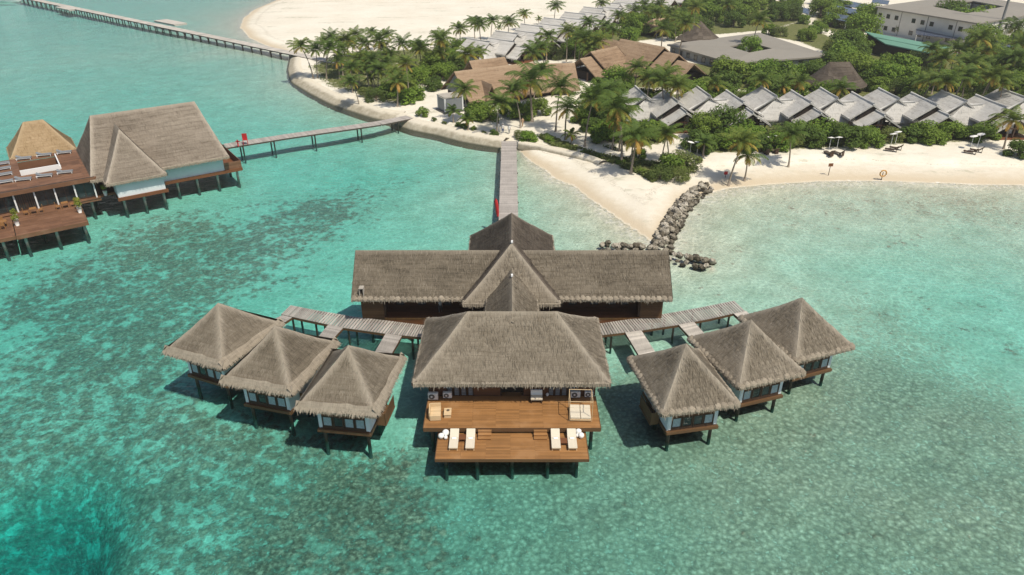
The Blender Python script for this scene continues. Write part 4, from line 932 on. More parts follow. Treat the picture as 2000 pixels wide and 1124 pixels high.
def ac(label, px_, py_, s=1.0):
    c = at(px_, py_, ZD+.25); t = thing('air_conditioner', label, 'air conditioner', (c.x, c.y, ZD), 0, 'air conditioner units by the pavilion wall')
    b = MB(); b.bb(-.42*s, .42*s, -.15, .15, .08, .72*s); o = b.build('casing', M['metal'], t); bv = o.modifiers.new('b', 'BEVEL'); bv.width = .03
    b = MB(); b.tube([(-.1*s, -.152, .40*s), (-.1*s, -.17, .40*s)], .25*s, 20); fo = b.build('fan_grille', M['fan'], t); b = MB(); b.tube([(-.1*s, -.172, .40*s), (-.1*s, -.18, .40*s)], .09*s, 12); b.build('hub', M['metal'], fo)
    for x in (-.3, .3): b = MB(); b.bb(x*s-.03, x*s+.03, -.17, .17, 0, .08); b.build('foot', M['darkwood'], t)
ac('grey air conditioner unit at the pavilion wall, outermost on the west', 846, 776); ac('smaller grey air conditioner unit second from the west wall end', 874, 773, .88); ac('grey air conditioner unit behind the daybed canopy', 1124, 772, .95); ac('smaller grey air conditioner unit at the east wall end', 1150, 771, .85)
c = at(851, 806, ZD+.3); t = thing('armchair', 'pale timber lounge armchair at the west end of the upper deck', 'armchair', (c.x, c.y, ZD), R(4))
b = MB(); planks_x(b, -.42, .42, -.62, .62, .42, wd=.14); b.bb(-.4, .4, -.6, .6, .1, .36); b.build('seat', M['timber_pale'], t); b = MB(); b.bb(-.52, -.43, -.62, .62, .05, .75); b.build('backrest', M['timber_pale'], t)
b = MB(); b.bb(-.43, .42, .63, .72, .05, .72); b.build('armrest', M['timber_pale'], t); b = MB(); b.bb(-.43, .42, -.72, -.63, .05, .5); b.build('armrest', M['timber_pale'], t)
c = at(874.5, 806, ZD+.25); t = thing('coffee_table', 'low pale timber coffee table beside the lounge armchair', 'table', (c.x, c.y, ZD), R(2))
b = MB(); planks_x(b, -.3, .3, -.45, .45, .36, wd=.15); b.build('tabletop', M['timber_pale'], t)
for y in (-.4, .36): b = MB(); b.bb(-.27, .27, y, y+.06, 0, .31); b.build('leg', M['timber_pale'], t)
b = MB(); b.tube([(0, 0, 0), (0, 0, .05)], [.09, .13], 10); o = b.build('bowl', M['rope'], None); o.location = (c.x+.03, c.y+.1, ZD+.365); tag(o, 'small brown dish on the pale coffee table', 'dish')
c = at(1133, 807, ZD+.25); t = thing('daybed', 'wide cream daybed for two under a thin brown canopy frame', 'daybed', (c.x, c.y, ZD), R(-2))
b = MB(); b.bb(-.84, .84, -.82, .82, .12, .26); b.build('base', M['timber_pale'], t)
for s in (-1, 1): b = MB(); b.bb(min(s*.02, s*.82), max(s*.02, s*.82), -.8, .45, .265, .40); b.box((s*.42, .62, .40), (.8, .38, .15)); b.box((s*.42, -.72, .40), (.8, .16, .10)); o = b.build('mattress', M['cream'], t); bv = o.modifiers.new('b', 'BEVEL'); bv.width = .03; bv.segments = 2
for x in (-.9, .9):
    for y in (-.75, .85): b = MB(); b.tube([(x, y, 0), (x, y, 1.95)], .028, 6); b.build('post', M['timber_pale'], t)
    b = MB(); b.tube([(x, -.75, 1.95), (x, .85, 1.95)], .028, 6); b.build('rail', M['timber_pale'], t)
for y in (-.75, .85): b = MB(); b.tube([(-.9, y, 1.95), (.9, y, 1.95)], .028, 6); b.build('rail', M['timber_pale'], t)
c = at(1048, 777, ZD+.4); t = thing('cushioned_bench', 'white cushioned bench standing under the pavilion eaves', 'bench', (c.x, c.y, ZD))
b = MB(); b.bb(-.48, .48, -.3, .3, .36, .5); b.build('seat', M['cream'], t); b = MB(); b.box((0, .33, .72), (.96, .14, .5)); b.build('backrest', M['white'], t)
for x in (-.42, .42): b = MB(); b.bb(x-.03, x+.03, -.28, .28, 0, .36); b.build('leg', M['darkwood'], t)
for px_, py_, lab in ((1069, 771.5, 'white round globe lamp on the upper deck beside the bench'), ):
    c = at(px_, py_, ZD+.1); t = thing('globe_lamp', lab, 'globe lamp', (c.x, c.y, ZD)); b = MB(); b.ball((0, 0, .16), .14, 14, 10); b.build('globe', M['ball'], t, True); b = MB(); b.tube([(0, 0, 0), (0, 0, .04)], .07, 10); b.build('base', M['metal'], t)

# ------------------------------------------------------------------ people
def person(label, loc, rz, top, legs, hat=None, stride=.16, arm=.12, shorts=False, name='person'):
    t = thing(name, label, 'person', loc, rz)
    J = [((0,0,.95),.135),((0,0,1.12),.125),((0,0,1.32),.150),((0,0,1.45),.10),((0,0,1.53),.055),((0,.01,1.60),.085),((0,.015,1.70),.098),((0,.0,1.76),.06)]
    E = [(0,1),(1,2),(2,3),(3,4),(4,5),(5,6),(6,7)]
    def add(chain, root):
        pr = root
        for p, r in chain: J.append((p, r)); E.append((pr, len(J)-1)); pr = len(J)-1
        return pr
    for s in (-1, 1):
        f = stride*s
        add([((.09*s,0,.90),.10),((.095*s,f*.5,.52),.065),((.095*s,f*.6-.02,.28),.052),((.10*s,f-.02,.09),.04),((.10*s,f+.12,.035),.034)], 0)
        a = -arm*s
        h = add([((.17*s,0,1.40),.062),((.23*s,a*.4,1.16),.046),((.25*s,a+.05,.93),.034),((.25*s,a+.08,.86),.028)], 3)
        for k in range(4): add([((.25*s+(.012*k-.018)*.3, a+.065+.018*k, .80-.004*abs(k-1.5)),.011),((.245*s,a+.07+.019*k,.75),.009)], h)
        add([((.235*s,a+.12,.83),.011),((.235*s,a+.135,.80),.009)], h)
    me = bpy.data.meshes.new('body'); me.from_pydata([j[0] for j in J], E, [])
    o = bpy.data.objects.new('body', me); COL.objects.link(o); o.parent = t
    sk_ = o.modifiers.new('skin', 'SKIN'); me.skin_vertices.new() if not me.skin_vertices else None
    for i, (p, r) in enumerate(J): me.skin_vertices[0].data[i].radius = (r, r*(.72 if i in (0, 1, 2, 3) else 1))
    me.skin_vertices[0].data[0].use_root = True
    sb = o.modifiers.new('sub', 'SUBSURF'); sb.levels = 1; sb.render_levels = 1
    me.materials.append(M['skin'])
    for nm, mat, segs in (('shirt', top, [[(0,0,.93),(0,0,1.12),(0,0,1.34),(0,0,1.46)]]), ('trousers', legs, [])):
        b = MB()
        if nm == 'shirt':
            m = Matrix.Diagonal((1, .74, 1, 1)); i0 = len(b.v); b.tube([(0,0,.86),(0,0,1.0),(0,0,1.15),(0,0,1.34),(0,0,1.45),(0,0,1.50)], [.20,.18,.165,.195,.15,.075], 12, cap=False)
            b.v = [tuple(m @ Vector(q)) for q in b.v]
            for s in (-1, 1): b.tube([(.14*s,0,1.43),(.20*s,-arm*s*.2,1.28),(.235*s,-arm*s*.4,1.15)], [.085,.075,.07], 8, cap=False)
        else:
            for s in (-1, 1):
                f = stride*s; b.tube([(.07*s,0,.97),(.09*s,f*.2,.78),(.095*s,f*.5,.52)]+([] if shorts else [(.095*s,f*.6-.02,.28),(.10*s,f-.02,.10)]), [.13,.115,.085]+([] if shorts else [.07,.062]), 9, cap=False)
        b.build(nm, M[mat], t, True)
    b = MB(); b.ball((0, -.02, 1.715), (.105, .115, .115), 10, 8)
    if hat: b2 = MB(); b2.tube([(0,0,1.72),(0,0,1.735)], [.24,.21], 14); b2.tube([(0,0,1.735),(0,0,1.85)], [.12,.09], 12); b2.build('hat', M[hat], t, True)
    b.v = [p if p[2] > 1.70 or p[1] < -.02 else (p[0], min(p[1], .03), p[2]) for p in b.v]; b.build('hair', M['hair'], t, True)
    b = MB()
    for s in (-1, 1): b.ball((.035*s, .098, 1.70), .013, 6, 4)
    b.ball((0, .115, 1.675), (.016, .03, .022), 6, 5); b.build('face_features', M['skin'], t, True)
    return t
for px_, py_, rz, top, legs, hat, sh, lab in ((973.5, 257, 10, 'shirt_white', 'cloth_grey', None, False, 'person in white top and grey trousers, westernmost of the group at the jetty'), (982, 259, -8, 'shirt_white', 'cloth_blue', 'umb', False, 'person in white shirt and dark blue trousers in the group at the jetty'), (994.5, 260, 4, 'shirt_white', 'cloth_grey', 'umb', False, 'person all in pale clothes with a pale hat standing by the head of the jetty'), (1020.5, 247, 20, 'cloth_tan', 'cloth_tan', None, True, 'person in tan clothes standing behind the round bush near the jetty')):
    c = at(px_, py_, 1.3); person(lab, (c.x, c.y, ground(c.x, c.y)-.01), R(rz), top, legs, hat)
c = at(860, 610, ZD); person('person in a white shirt standing on the shaded veranda of the long hall', (c.x, 62.6, ZD-.05), R(175), 'shirt_white', 'fan')

# ------------------------------------------------------------------ sea walls and rock groyne
def swept_wall(label, px_pts, prof, mat='seawall', name='seawall'):
    pts = [at(a, b, 0) for a, b in px_pts]; dense = []
    for a, b in zip(pts[:-1], pts[1:]):
        n = max(1, int((b-a).length/.8)); dense += [a.lerp(b, i/n) for i in range(n)]
    dense.append(pts[-1]); mb = MB(); k = len(dense)
    # smooth the line
    for _ in range(6): dense = [dense[0]]+[(dense[i-1]+dense[i]*2+dense[i+1])/4 for i in range(1, k-1)]+[dense[-1]]
    rows = []
    for i, p in enumerate(dense):
        d = (dense[min(i+1, k-1)]-dense[max(i-1, 0)]).normalized(); n = Vector((-d.y, d.x, 0)); row = []
        for q, (o, z) in enumerate(prof):
            j = .22*fbm(p.x*.35+q*.7, p.y*.35, q*1.3); row.append(p+n*(o+j*.8)+Vector((0, 0, z+j*.5)))
        rows.append(row)
    for a, b in zip(rows[:-1], rows[1:]):
        for q in range(len(prof)-1): mb.face([a[q], a[q+1], b[q+1], b[q]])
    bm = bmesh.new(); o = mb.build(name, M[mat], None, True); bm.from_mesh(o.data); bmesh.ops.remove_doubles(bm, verts=bm.verts, dist=1e-4); bmesh.ops.recalc_face_normals(bm, faces=bm.faces); bm.to_mesh(o.data); bm.free()
    o.data.polygons.foreach_set('use_smooth', [True]*len(o.data.polygons)); tag(o, label, 'sea wall'); return o
PT = [(566,110),(560,138),(566,162),(602,184),(642,205),(682,219),(732,235),(774,241)]
swept_wall('curving grey sand-coloured sea wall sloping round the point below the palm grove', PT, [(-.8,-1.2),(.0,-.1),(.8,.6),(1.7,1.05),(2.5,1.32),(3.3,1.42),(4.0,1.0)])
swept_wall('bulging pale sea wall between the two jetties below the row of small shrubs', [(764,241),(800,256),(850,265),(900,279),(977,292)], [(-.7,-1.2),(-.1,-.1),(.5,.7),(1.2,1.25),(2.1,1.5),(2.9,1.45),(3.6,1.1)])
swept_wall('low straight sea wall running from the central jetty into the beach', [(1011,294),(1060,304),(1110,316),(1150,326),(1168,334)], [(-.1,-.8),(.0,.2),(.06,1.15),(.3,1.42),(1.0,1.5),(1.7,1.35),(2.2,1.0)])
br = random.Random(3); rocks = []
for k in range(9):
    b = MB(); b.ball((0, 0, 0), (.62, .5, .40), 9, 6, .55, k); me = b.build('boulder', M['rock']); rocks.append(me)
def rock_at(i, p, s):
    src = rocks[i % 9]
    if 'label' not in src: o = src
    else: o = src.copy(); COL.objects.link(o)
    o.location = p; o.rotation_euler = (br.uniform(-.5, .5), br.uniform(-.5, .5), br.uniform(0, 6.28)); o.scale = (s, s*br.uniform(.8, 1.1), s*br.uniform(.85, 1.15)); return o
cnt = 0
for gi, (g, wid, sp, top, lab, grp) in enumerate(((GR[0], 1.28, .62, 1.15, 'brown-grey boulder in the straight stem of the rock groyne', 'boulders of the groyne stem'), (GR[1], 1.1, .66, .7, 'brown-grey boulder in the western arm of the rock groyne', 'boulders of the western groyne arm'), (GR[2], 1.25, .66, .85, 'dark wet boulder in the eastern arm of the rock groyne', 'boulders of the eastern groyne arm'))):
    for a, b in zip(g[:-1], g[1:]):
        L = float(np.hypot(*(b-a))); n = max(1, int(L/sp)); d = (b-a)/L; s_ = np.array([-d[1], d[0]])
        for i in range(n):
            row = 4 if gi == 0 else 3
            for q in range(row):
                off = (q/(row-1)*2-1)*wid*.8+br.uniform(-.25, .25); c = a+d*(L*(i+br.uniform(.1, .9))/n)+s_*off
                z = top*(1-(abs(off)/wid)**1.6)-.05+br.uniform(-.12, .15); o = rock_at(cnt, (c[0], c[1], max(z, .05)), br.uniform(.5, .95)); tag(o, lab, 'boulder', grp); cnt += 1

# ------------------------------------------------------------------ silver-thatched villas
def make_villa():
    t = thing('villa', '', 'villa'); rm, fm = MB(), MB(); rr = 12
    # ridges run along local y (towards the beach at -y)
    hip_roof(rm, fm, -7.7, .6, -4.3, 3.6, -7.6, .5, 3.6, 6.2, 'ragged', 5, 41, axis='y', sides='fb', gable='lr', edges='fb', res=.8, rb=0)
    r1 = rm.build('roof', M['thatch_grey'], t); fm.build('eave_fringe', M['thatch_grey'], r1)
    rm, fm = MB(), MB(); hip_roof(rm, fm, -11.8, -2.6, .9, 8.7, -11.7, -2.7, 3.6, 6.1, 'ragged', 5, 42, axis='y', sides='fb', gable='lr', edges='fb', res=.8, rb=4.7)
    r2 = rm.build('roof', M['thatch_grey'], t); fm.build('eave_fringe', M['thatch_grey'], r2)
    rm, fm = MB(), MB(); hip_roof(rm, fm, -15.0, -10.8, 1.8, 9.0, -14.9, -10.9, 2.8, 5.0, 'ragged', 5, 43, axis='y', sides='fb', gable='lr', edges='fb', res=.8, rb=5.4)
    r3 = rm.build('porch_roof', M['thatch_grey'], t); fm.build('eave_fringe', M['thatch_grey'], r3)
    rm, fm = MB(), MB(); hip_roof(rm, fm, -4.1, 4.6, -9.1, -3.6, -.2, 4.5, 2.4, 5.5, 'ragged', 5, 44, sides='fl', edges='fl', res=.8, rb=-7.3)
    r4 = rm.build('link_roof', M['thatch_grey'], t); fm.build('eave_fringe', M['thatch_grey'], r4)
    for pts, par in ((((0, -7.3, 5.56), (3.2, -7.3, 5.56)), r4), (((0, .6, 6.26), (0, -7.6, 6.26)), r1), (((0, -7.65, 6.26), (-4.3, -7.7, 3.66)), r1), (((4.7, -2.6, 6.16), (4.7, -11.8, 6.16)), r2), (((5.4, -10.8, 5.06), (5.4, -15, 5.06)), r3)):
        b = MB(); b.tube([pts[0], tuple((Vector(pts[0])+Vector(pts[1]))/2-Vector((0, 0, .04))), pts[1]], .16, 7); b.build('ridge_roll', M['ridge'], par, True)
    b = MB(); b.bb(-3.2, 2.6, -8.4, -.2, 1.1, 3.4); b.bb(2.6, 7.9, -11.0, -3.2, 1.1, 3.2); b.build('wall', M['white'], t)
    b = MB(); b.face([(2.0, -11.4, 2.9), (7.6, -11.4, 2.9), (4.7, -11.4, 6.2)]); b.face([(1.2, -11.45, 2.9), (8.4, -11.45, 2.9), (8.4, -11.45, 1.2), (1.2, -11.45, 1.2)]); b.build('gable_wall', M['dark'], t)
    for x in (2.5, 5.4, 8.2): b = MB(); b.bb(x-.12, x+.12, -14.4, -14.15, 1.2, 3.1 if x != 5.4 else 5.0); b.build('post', M['darkwood'], t)
    b = MB(); b.bb(2.3, 8.4, -14.45, -14.3, 3.0, 3.2); b.build('beam', M['darkwood'], t)
    for x in (3.6, 6.2): b = MB(); b.bb(x, x+.9, -11.6, -11.5, 1.3, 3.3); b.build('door', M['white'], t)
    b = MB(); b.bb(1.9, 8.7, -14.9, -10.9, 1.15, 1.42); b.build('porch_floor', M['teak_dark'], t)
    return t
M['ridge'] = m_plain('pale_ridge_thatch', (.53,.52,.49), .9, .15, 3.0, bump=.3)
v0 = make_villa(); first = True
fv = [((23.9,139.9), 6, 1.0, 'westernmost silver-thatched villa of the beach row, its open porch showing white doors'), ((35.8,139.8), 5, 1.0, 'second silver-thatched villa from the west in the beach row'), ((48.2,139.8), 3, 1.0, 'third silver-thatched villa from the west in the beach row'), ((59.2,138.6), 1, 1.0, 'fourth silver-thatched villa from the west in the beach row, behind bushy trees'), ((70.2,138.2), 1, 1.0, 'fifth silver-thatched villa from the west in the beach row'), ((81.3,136.4), 2, 1.0, 'sixth silver-thatched villa from the west in the beach row'), ((93.5,138.5), 2, 1.0, 'easternmost silver-thatched villa of the beach row, partly beyond the frame')]
for (x, y), a, s, lab in fv:
    o = v0 if first else dup(v0); first = False
    o.location = (x, y, .1); o.rotation_euler = (0, 0, R(a)); o['label'] = lab; o['group'] = 'silver-thatched villas behind the beach'
names = ['nearest', 'second', 'third', 'fourth', 'fifth', 'sixth', 'seventh', 'eighth', 'ninth', 'tenth', 'farthest']
for i in range(11):
    x, y = -11.2+7.1*i, 193.5+12.1*i
    o = dup(v0, (x, y, .1), R(48), names[i]+' villa from the palm grove in the slanting silver-roofed row along the wide white sand'); o['group'] = 'silver-thatched villas beside the wide sand'

# ------------------------------------------------------------------ brown-thatched halls
def gable_piece(par, name, L, hd, ez, rz_, loc, ang, mat, seed, ends='lr', blades=5):
    rm, fm = MB(), MB(); hip_roof(rm, fm, 0, L, -hd, hd, .05, L-.05, ez, rz_, 'ragged', blades, seed, sides='fb', gable=ends, edges='fb', res=.8)
    o = rm.build(name, M[mat], par, loc=loc, rz=ang); fm.build('eave_fringe', M[mat], o); return o
bh = thing('thatched_hall', 'long brown-thatched hall with a white glazed porch behind the palms', 'hall', (-11.8, 148.5, 0), R(30))
gable_piece(bh, 'roof', 19, 6.6, 2.7, 7.4, (0, 0, 0), 0, 'thatch_brown', 51); gable_piece(bh, 'roof', 11, 6.0, 2.6, 6.9, (17.5, 1.2, 0), R(-22), 'thatch_brown', 52); gable_piece(bh, 'roof', 9, 4.5, 3.4, 7.2, (8, 9, 0), 0, 'thatch_brown', 53)
gable_piece(bh, 'dormer_roof', 6, 2.6, 2.9, 6.2, (15, -6.5, 0), R(90), 'thatch_brown', 54); gable_piece(bh, 'dormer_roof', 5.5, 1.3, 2.8, 5.6, (5.0, -6.9, 0), R(90), 'thatch_brown', 55)
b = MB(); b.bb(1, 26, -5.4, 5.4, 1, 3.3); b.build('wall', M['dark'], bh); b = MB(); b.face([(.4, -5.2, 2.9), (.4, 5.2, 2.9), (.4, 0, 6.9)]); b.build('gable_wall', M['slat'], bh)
gp = thing('glass_porch', 'small white-framed glass porch at the gable end of the long brown hall', 'porch', at(880, 216, 1.3), R(30))
for x in (-1.9, 1.9):
    for y in (-1.6, 1.6): b = MB(); b.bb(x-.12, x+.12, y-.12, y+.12, 0, 2.9); b.build('post', M['white'], gp)
b = MB(); b.bb(-2.05, 2.05, -1.75, 1.75, 2.9, 3.1); b.build('roof', M['conc'], gp); b = MB(); b.bb(-1.78, 1.78, -1.62, -1.58, .3, 2.75); b.bb(-1.92, -1.88, -1.45, 1.45, .3, 2.75); b.build('pane', M['slat'], gp); b = MB(); b.bb(-2.3, 2.3, -2.0, 2.0, -.2, .28); b.build('plinth', M['fan'], gp)
b2 = thing('thatched_hall', 'stepped brown-thatched hall with many gables behind the tall palms', 'hall', (26.7, 183.3, 0), R(-52))
gable_piece(b2, 'roof', 14, 8.5, 2.6, 8.0, (0, 0, 0), 0, 'thatch_brown', 61); gable_piece(b2, 'roof', 4.5, 7.0, 2.6, 7.0, (14, 0, 0), 0, 'thatch_brown', 62); gable_piece(b2, 'roof', 5, 5.5, 2.4, 5.8, (18.5, -.5, 0), 0, 'thatch_brown', 63)
gable_piece(b2, 'roof', 10, 6.0, 3.0, 7.2, (4.5, -14.5, 0), R(97), 'thatch_brown', 64); gable_piece(b2, 'roof', 4, 5, 2.8, 6.2, (5.2, -18.4, 0), R(97), 'thatch_brown', 65); gable_piece(b2, 'roof', 6, 5, 3.2, 7.4, (-6, 0, 0), 0, 'thatch_brown', 66)
b = MB(); b.bb(-5, 22, -5, 5, 1, 3.2); b.bb(1.5, 7, -17, -5, 1, 3.2); b.build('wall', M['dark'], b2)
for x in (1.4, 7.6): b = MB(); b.bb(x-.15, x+.15, -18.2, -17.9, 1, 3.4); b.build('post', M['darkwood'], b2)

# ------------------------------------------------------------------ flat-roofed and other far buildings
def ring_building(name, label, outer, inner, zr, zc, wall_h, mat, windows=None, cat='building', inset=1.0):
    O = [at(*p, zr) for p in outer]; I = [at(*p, zc) for p in inner]; cen = sum(O, Vector())/4
    t = thing(name, label, cat, (cen.x, cen.y, 0)); off = Vector((cen.x, cen.y, 0)); b = MB()
    O = [p-off for p in O]; I = [p-off for p in I]
    for i in range(4):
        j = (i+1) % 4; b.face([O[i], O[j], I[j], I[i]]); dz = Vector((0, 0, -.35)); b.face([O[i], O[j], O[j]+dz, O[i]+dz]); b.face([I[i], I[j], I[j]+dz, I[i]+dz]); b.face([O[i]+dz, O[j]+dz, I[j]+dz, I[i]+dz])
    b.build('roof', M[mat], t); ci = sum(O, Vector())/4
    W = [p+(Vector((ci.x, ci.y, p.z))-p).normalized()*inset for p in O]; V_ = [p+(p-Vector((ci.x, ci.y, p.z))).normalized()*.5 for p in I]
    for pts, s in ((W, 1), (V_, -1)):
        for i in range(4):
            p, q = pts[i], pts[(i+1) % 4]; d = q-p; L = math.hypot(d.x, d.y); a = math.atan2(d.y, d.x); m = (p+q)/2; b = MB(); b.box((m.x, m.y, (zr-.4+1)/2), (L-.02, .2, zr-.4-1.0), a); b.build('wall', M['beige' if windows and s == 1 else 'slat'], t)
            if s == 1 and i in (0, 1):
                nn = Vector((d.y, -d.x, 0)).normalized()
                if nn.dot(m-ci) < 0: nn = -nn
                n = int(L/3.0)
                for fl in (windows or [2.3]):
                    for k in range(n):
                        if windows and (k % 4 == 3): continue
                        c = p.lerp(q, (k+.5)/n)+nn*.14; w_ = window(t, (c.x, c.y, fl), 1.3, 1.2, a if nn.dot(Vector((math.sin(a), -math.cos(a), 0))) > 0 else a+math.pi, 1)
                if windows:
                    for k in range(0, n+1, 3): c = p.lerp(q, k/n)+nn*.13; b = MB(); b.tube([(c.x, c.y, 1), (c.x, c.y, zr-.4)], .08, 6); b.build('downpipe', M['fan'], t)
    return t
ring_building('courtyard_building', 'low grey flat-roofed building around a square tree-filled courtyard', [(1303,87),(1432,124),(1622,109),(1483,64)], [(1424,91),(1464,103),(1508,95),(1468,84)], 3.7, 4.1, 3, 'asphalt_roof')
ring_building('staff_block', 'white two-storey block with a grey roof around a planted court', [(1709,13),(1912,46),(2075,18),(1885,-10)], [(1822,13),(1889,26),(1962,13),(1900,2)], 8.6, 9.0, 7, 'asphalt_roof', windows=[2.9, 6.3])
gq = [at(1690,62,6.2), at(1858,93,6.0), at(1812,103,4.6), at(1730,86,4.7)]; gc = sum(gq, Vector())/4
t = thing('sports_shed', 'long low shed with a sea-green sheet roof behind dense trees', 'shed', (gc.x, gc.y, 0)); b = MB(); q = [p-Vector((gc.x, gc.y, 0)) for p in gq]; dz = Vector((0, 0, -.25)); b.mesh(q+[p+dz for p in q], [(0,1,2,3),(7,6,5,4),(0,4,5,1),(1,5,6,2),(2,6,7,3),(3,7,4,0)]); rf = b.build('roof', M['green_roof'], t)
b = MB()
for i in range(4):
    p, r_ = q[i]*.96, q[(i+1) % 4]*.96; b.face([(p.x, p.y, 1), (r_.x, r_.y, 1), (r_.x, r_.y, min(q[i].z, q[(i+1) % 4].z)-.4), (p.x, p.y, min(q[i].z, q[(i+1) % 4].z)-.4)])
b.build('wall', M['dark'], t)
b = MB(); p, r_ = q[0].lerp(q[3], .5), q[1].lerp(q[2], .5); b.tube([p+Vector((0, 0, .05)), r_+Vector((0, 0, .05))], .12, 6); b.build('ridge_strip', M['green_roof'], rf)
zt = lambda x, y: (1240+x/2.632, y/2.632)
for i, qd in enumerate([[(835,32),(900,48),(893,75),(838,58)], [(985,62),(1100,82),(1090,112),(985,92)], [(1008,24),(1150,50),(1140,76),(1012,54)], [(1000,-14),(1240,33),(1232,60),(1005,16)], [(1445,142),(1600,172),(1700,205),(1445,178)], [(1850,212),(1990,240),(1978,272),(1850,246)], [(1225,-6),(1310,4),(1300,24),(1215,14)]]):
    w4 = [at(*zt(*p), z) for p, z in zip(qd, (4.3, 4.3, 4.0, 4.0))]; c = sum(w4, Vector())/4; a = math.atan2(w4[1].y-w4[0].y, w4[1].x-w4[0].x)
    t = thing('solar_array', 'dark blue solar panel roof among the trees, '+['far west one', 'nearest to the white block on its west', 'middle one west of the white block', 'longest one beyond the white block', 'one at the foot of the white block', 'eastern one below the tall mast', 'farthest small one'][i], 'solar array', (c.x, c.y, 0), a, 'solar roofs among the trees')
    mi = Matrix.Rotation(-a, 4, 'Z'); l4 = [mi @ (p-Vector((c.x, c.y, 0))) for p in w4]; b = MB(); dz = Vector((0, 0, -.12)); b.mesh(l4+[p+dz for p in l4], [(0,1,2,3),(7,6,5,4),(0,4,5,1),(1,5,6,2),(2,6,7,3),(3,7,4,0)]); b.build('panels', M['solar'], t)
    for p in l4: b = MB(); b.tube([(p.x*.95, p.y*.95, .8), (p.x*.95, p.y*.95, p.z-.13)], .1, 6); b.build('post', M['metal'], t)
def cone_hut(label, apex, base_y, halfw, zt_, ze, mat, n=20, ridge=0):
    c = at(*apex, zt_); t = thing('round_hut', label, 'hut', (c.x, c.y, 0)); b = MB(); b.hasuv = True; b.at['edge'] = {}
    for i in range(n):
        a0, a1 = 2*math.pi*i/n, 2*math.pi*(i+1)/n; m_ = 6
        for k in range(m_):
            def P(a, q): s = q/m_; return (math.cos(a)*halfw*s+ridge*(1-s)*math.copysign(1, math.cos(a))*(abs(math.cos(a)) > .05), math.sin(a)*halfw*s, zt_+(ze-zt_)*s-.25*math.sin(math.pi*s)+.1*mnoise.noise(Vector((a, s*3, 0))))
            b.face([P(a0, k), P(a0, k+1), P(a1, k+1), P(a1, k)], [(a0*halfw, k*.8), (a0*halfw, k*.8+.8), (a1*halfw, k*.8+.8), (a1*halfw, k*.8)], edge=0.0)
    b.build('roof', M[mat], t, True); b = MB(); b.tube([(0, 0, .9), (0, 0, ze+.2)], halfw*.8, 16); b.build('wall', M['dark'], t); return t
cone_hut('dark cone-roofed round hut behind the flat courtyard building', (1369,41), 75, 6.2, 8.0, 3.2, 'thatch_dark'); cone_hut('wide dark-thatched hut behind the row of beach villas', (1640,121), 165, 6.5, 7.2, 2.8, 'thatch_dark', ridge=2.2)
t = thing('beach_bar', 'pale-thatched low building next to the cone-roofed hut', 'building', at(1296, 74, 0), R(25)); rm, fm = MB(), MB(); hip_roof(rm, fm, -7, 7, -4.5, 4.5, -4.5, 4.5, 3.2, 5.8, 'ragged', 3, 71, res=.9); o = rm.build('roof', M['thatch_brown'], t); fm.build('eave_fringe', M['thatch_brown'], o); b = MB(); b.bb(-6, 6, -3.6, 3.6, .9, 3.4); b.build('wall', M['dark'], t)
c = at(1942, 92, 1.2); t = thing('mast', 'tall slim grey mast rising out of the frame beside the white block', 'mast', (c.x, c.y, 1.0)); b = MB(); b.tube([(0, 0, 0), (0, 0, 10), (0, 0, 30)], [.42, .36, .22], 10); b.build('pole', M['metal_dark'] if 'metal_dark' in M else M['fan'], t, True); b = MB(); b.bb(-.7, .7, -.7, .7, -.2, .3); b.build('base', M['conc'], t)

# ------------------------------------------------------------------ beach things
z8 = lambda x, y: (1200+x/2.5, 140+y/2.5)
def beach_lounger(label, px_, py_, rz, cover, group='loungers on the beach'):
    c = at(px_, py_, 1.25); g_ = ground(c.x, c.y); t = thing('beach_lounger', label, 'sun lounger', (c.x, c.y, g_), rz, group)
    b = MB(); n = 12; pr = [(-1.0, .30), (-.5, .26), (0, .24), (.35, .32), (.7, .62), (1.0, .92)]
    for (y0, z0), (y1, z1) in zip(pr[:-1], pr[1:]): b.mesh([(-.36, y0, z0), (.36, y0, z0), (.36, y1, z1), (-.36, y1, z1), (-.36, y0, z0+.1), (.36, y0, z0+.1), (.36, y1, z1+.1), (-.36, y1, z1+.1)], [(0,3,2,1),(4,5,6,7),(0,1,5,4),(1,2,6,5),(2,3,7,6),(3,0,4,7)])
    b.build('bed', M[cover], t)
    for y in (-.8, .3, .8): b = MB(); b.bb(-.32, .32, y-.04, y+.04, -.05, .28 if y < .5 else .7); b.build('leg', M['darkwood'], t)
def parasol(label, px_, py_, rz):
    c = at(px_, py_, 1.25); g_ = ground(c.x, c.y); t = thing('parasol', label, 'parasol', (c.x, c.y, g_), rz, 'white parasols by the beach loungers')
    b = MB(); b.tube([(0, 0, -.1), (0, 0, 2.3)], .035, 6); b.build('pole', M['white'], t); b = MB(); m = Matrix.Translation((0, 0, 2.25)) @ Matrix.Rotation(R(13), 4, 'Y')
    for i in range(8):
        a0, a1 = math.pi*i/4, math.pi*(i+1)/4; b.mesh([(0, 0, .16), (math.cos(a0)*.62, math.sin(a0)*.62, 0), (math.cos(a1)*.62, math.sin(a1)*.62, 0), (0, 0, .12)], [(0, 1, 2), (3, 2, 1)], M=m)
    b.build('canopy', M['umb'], t)
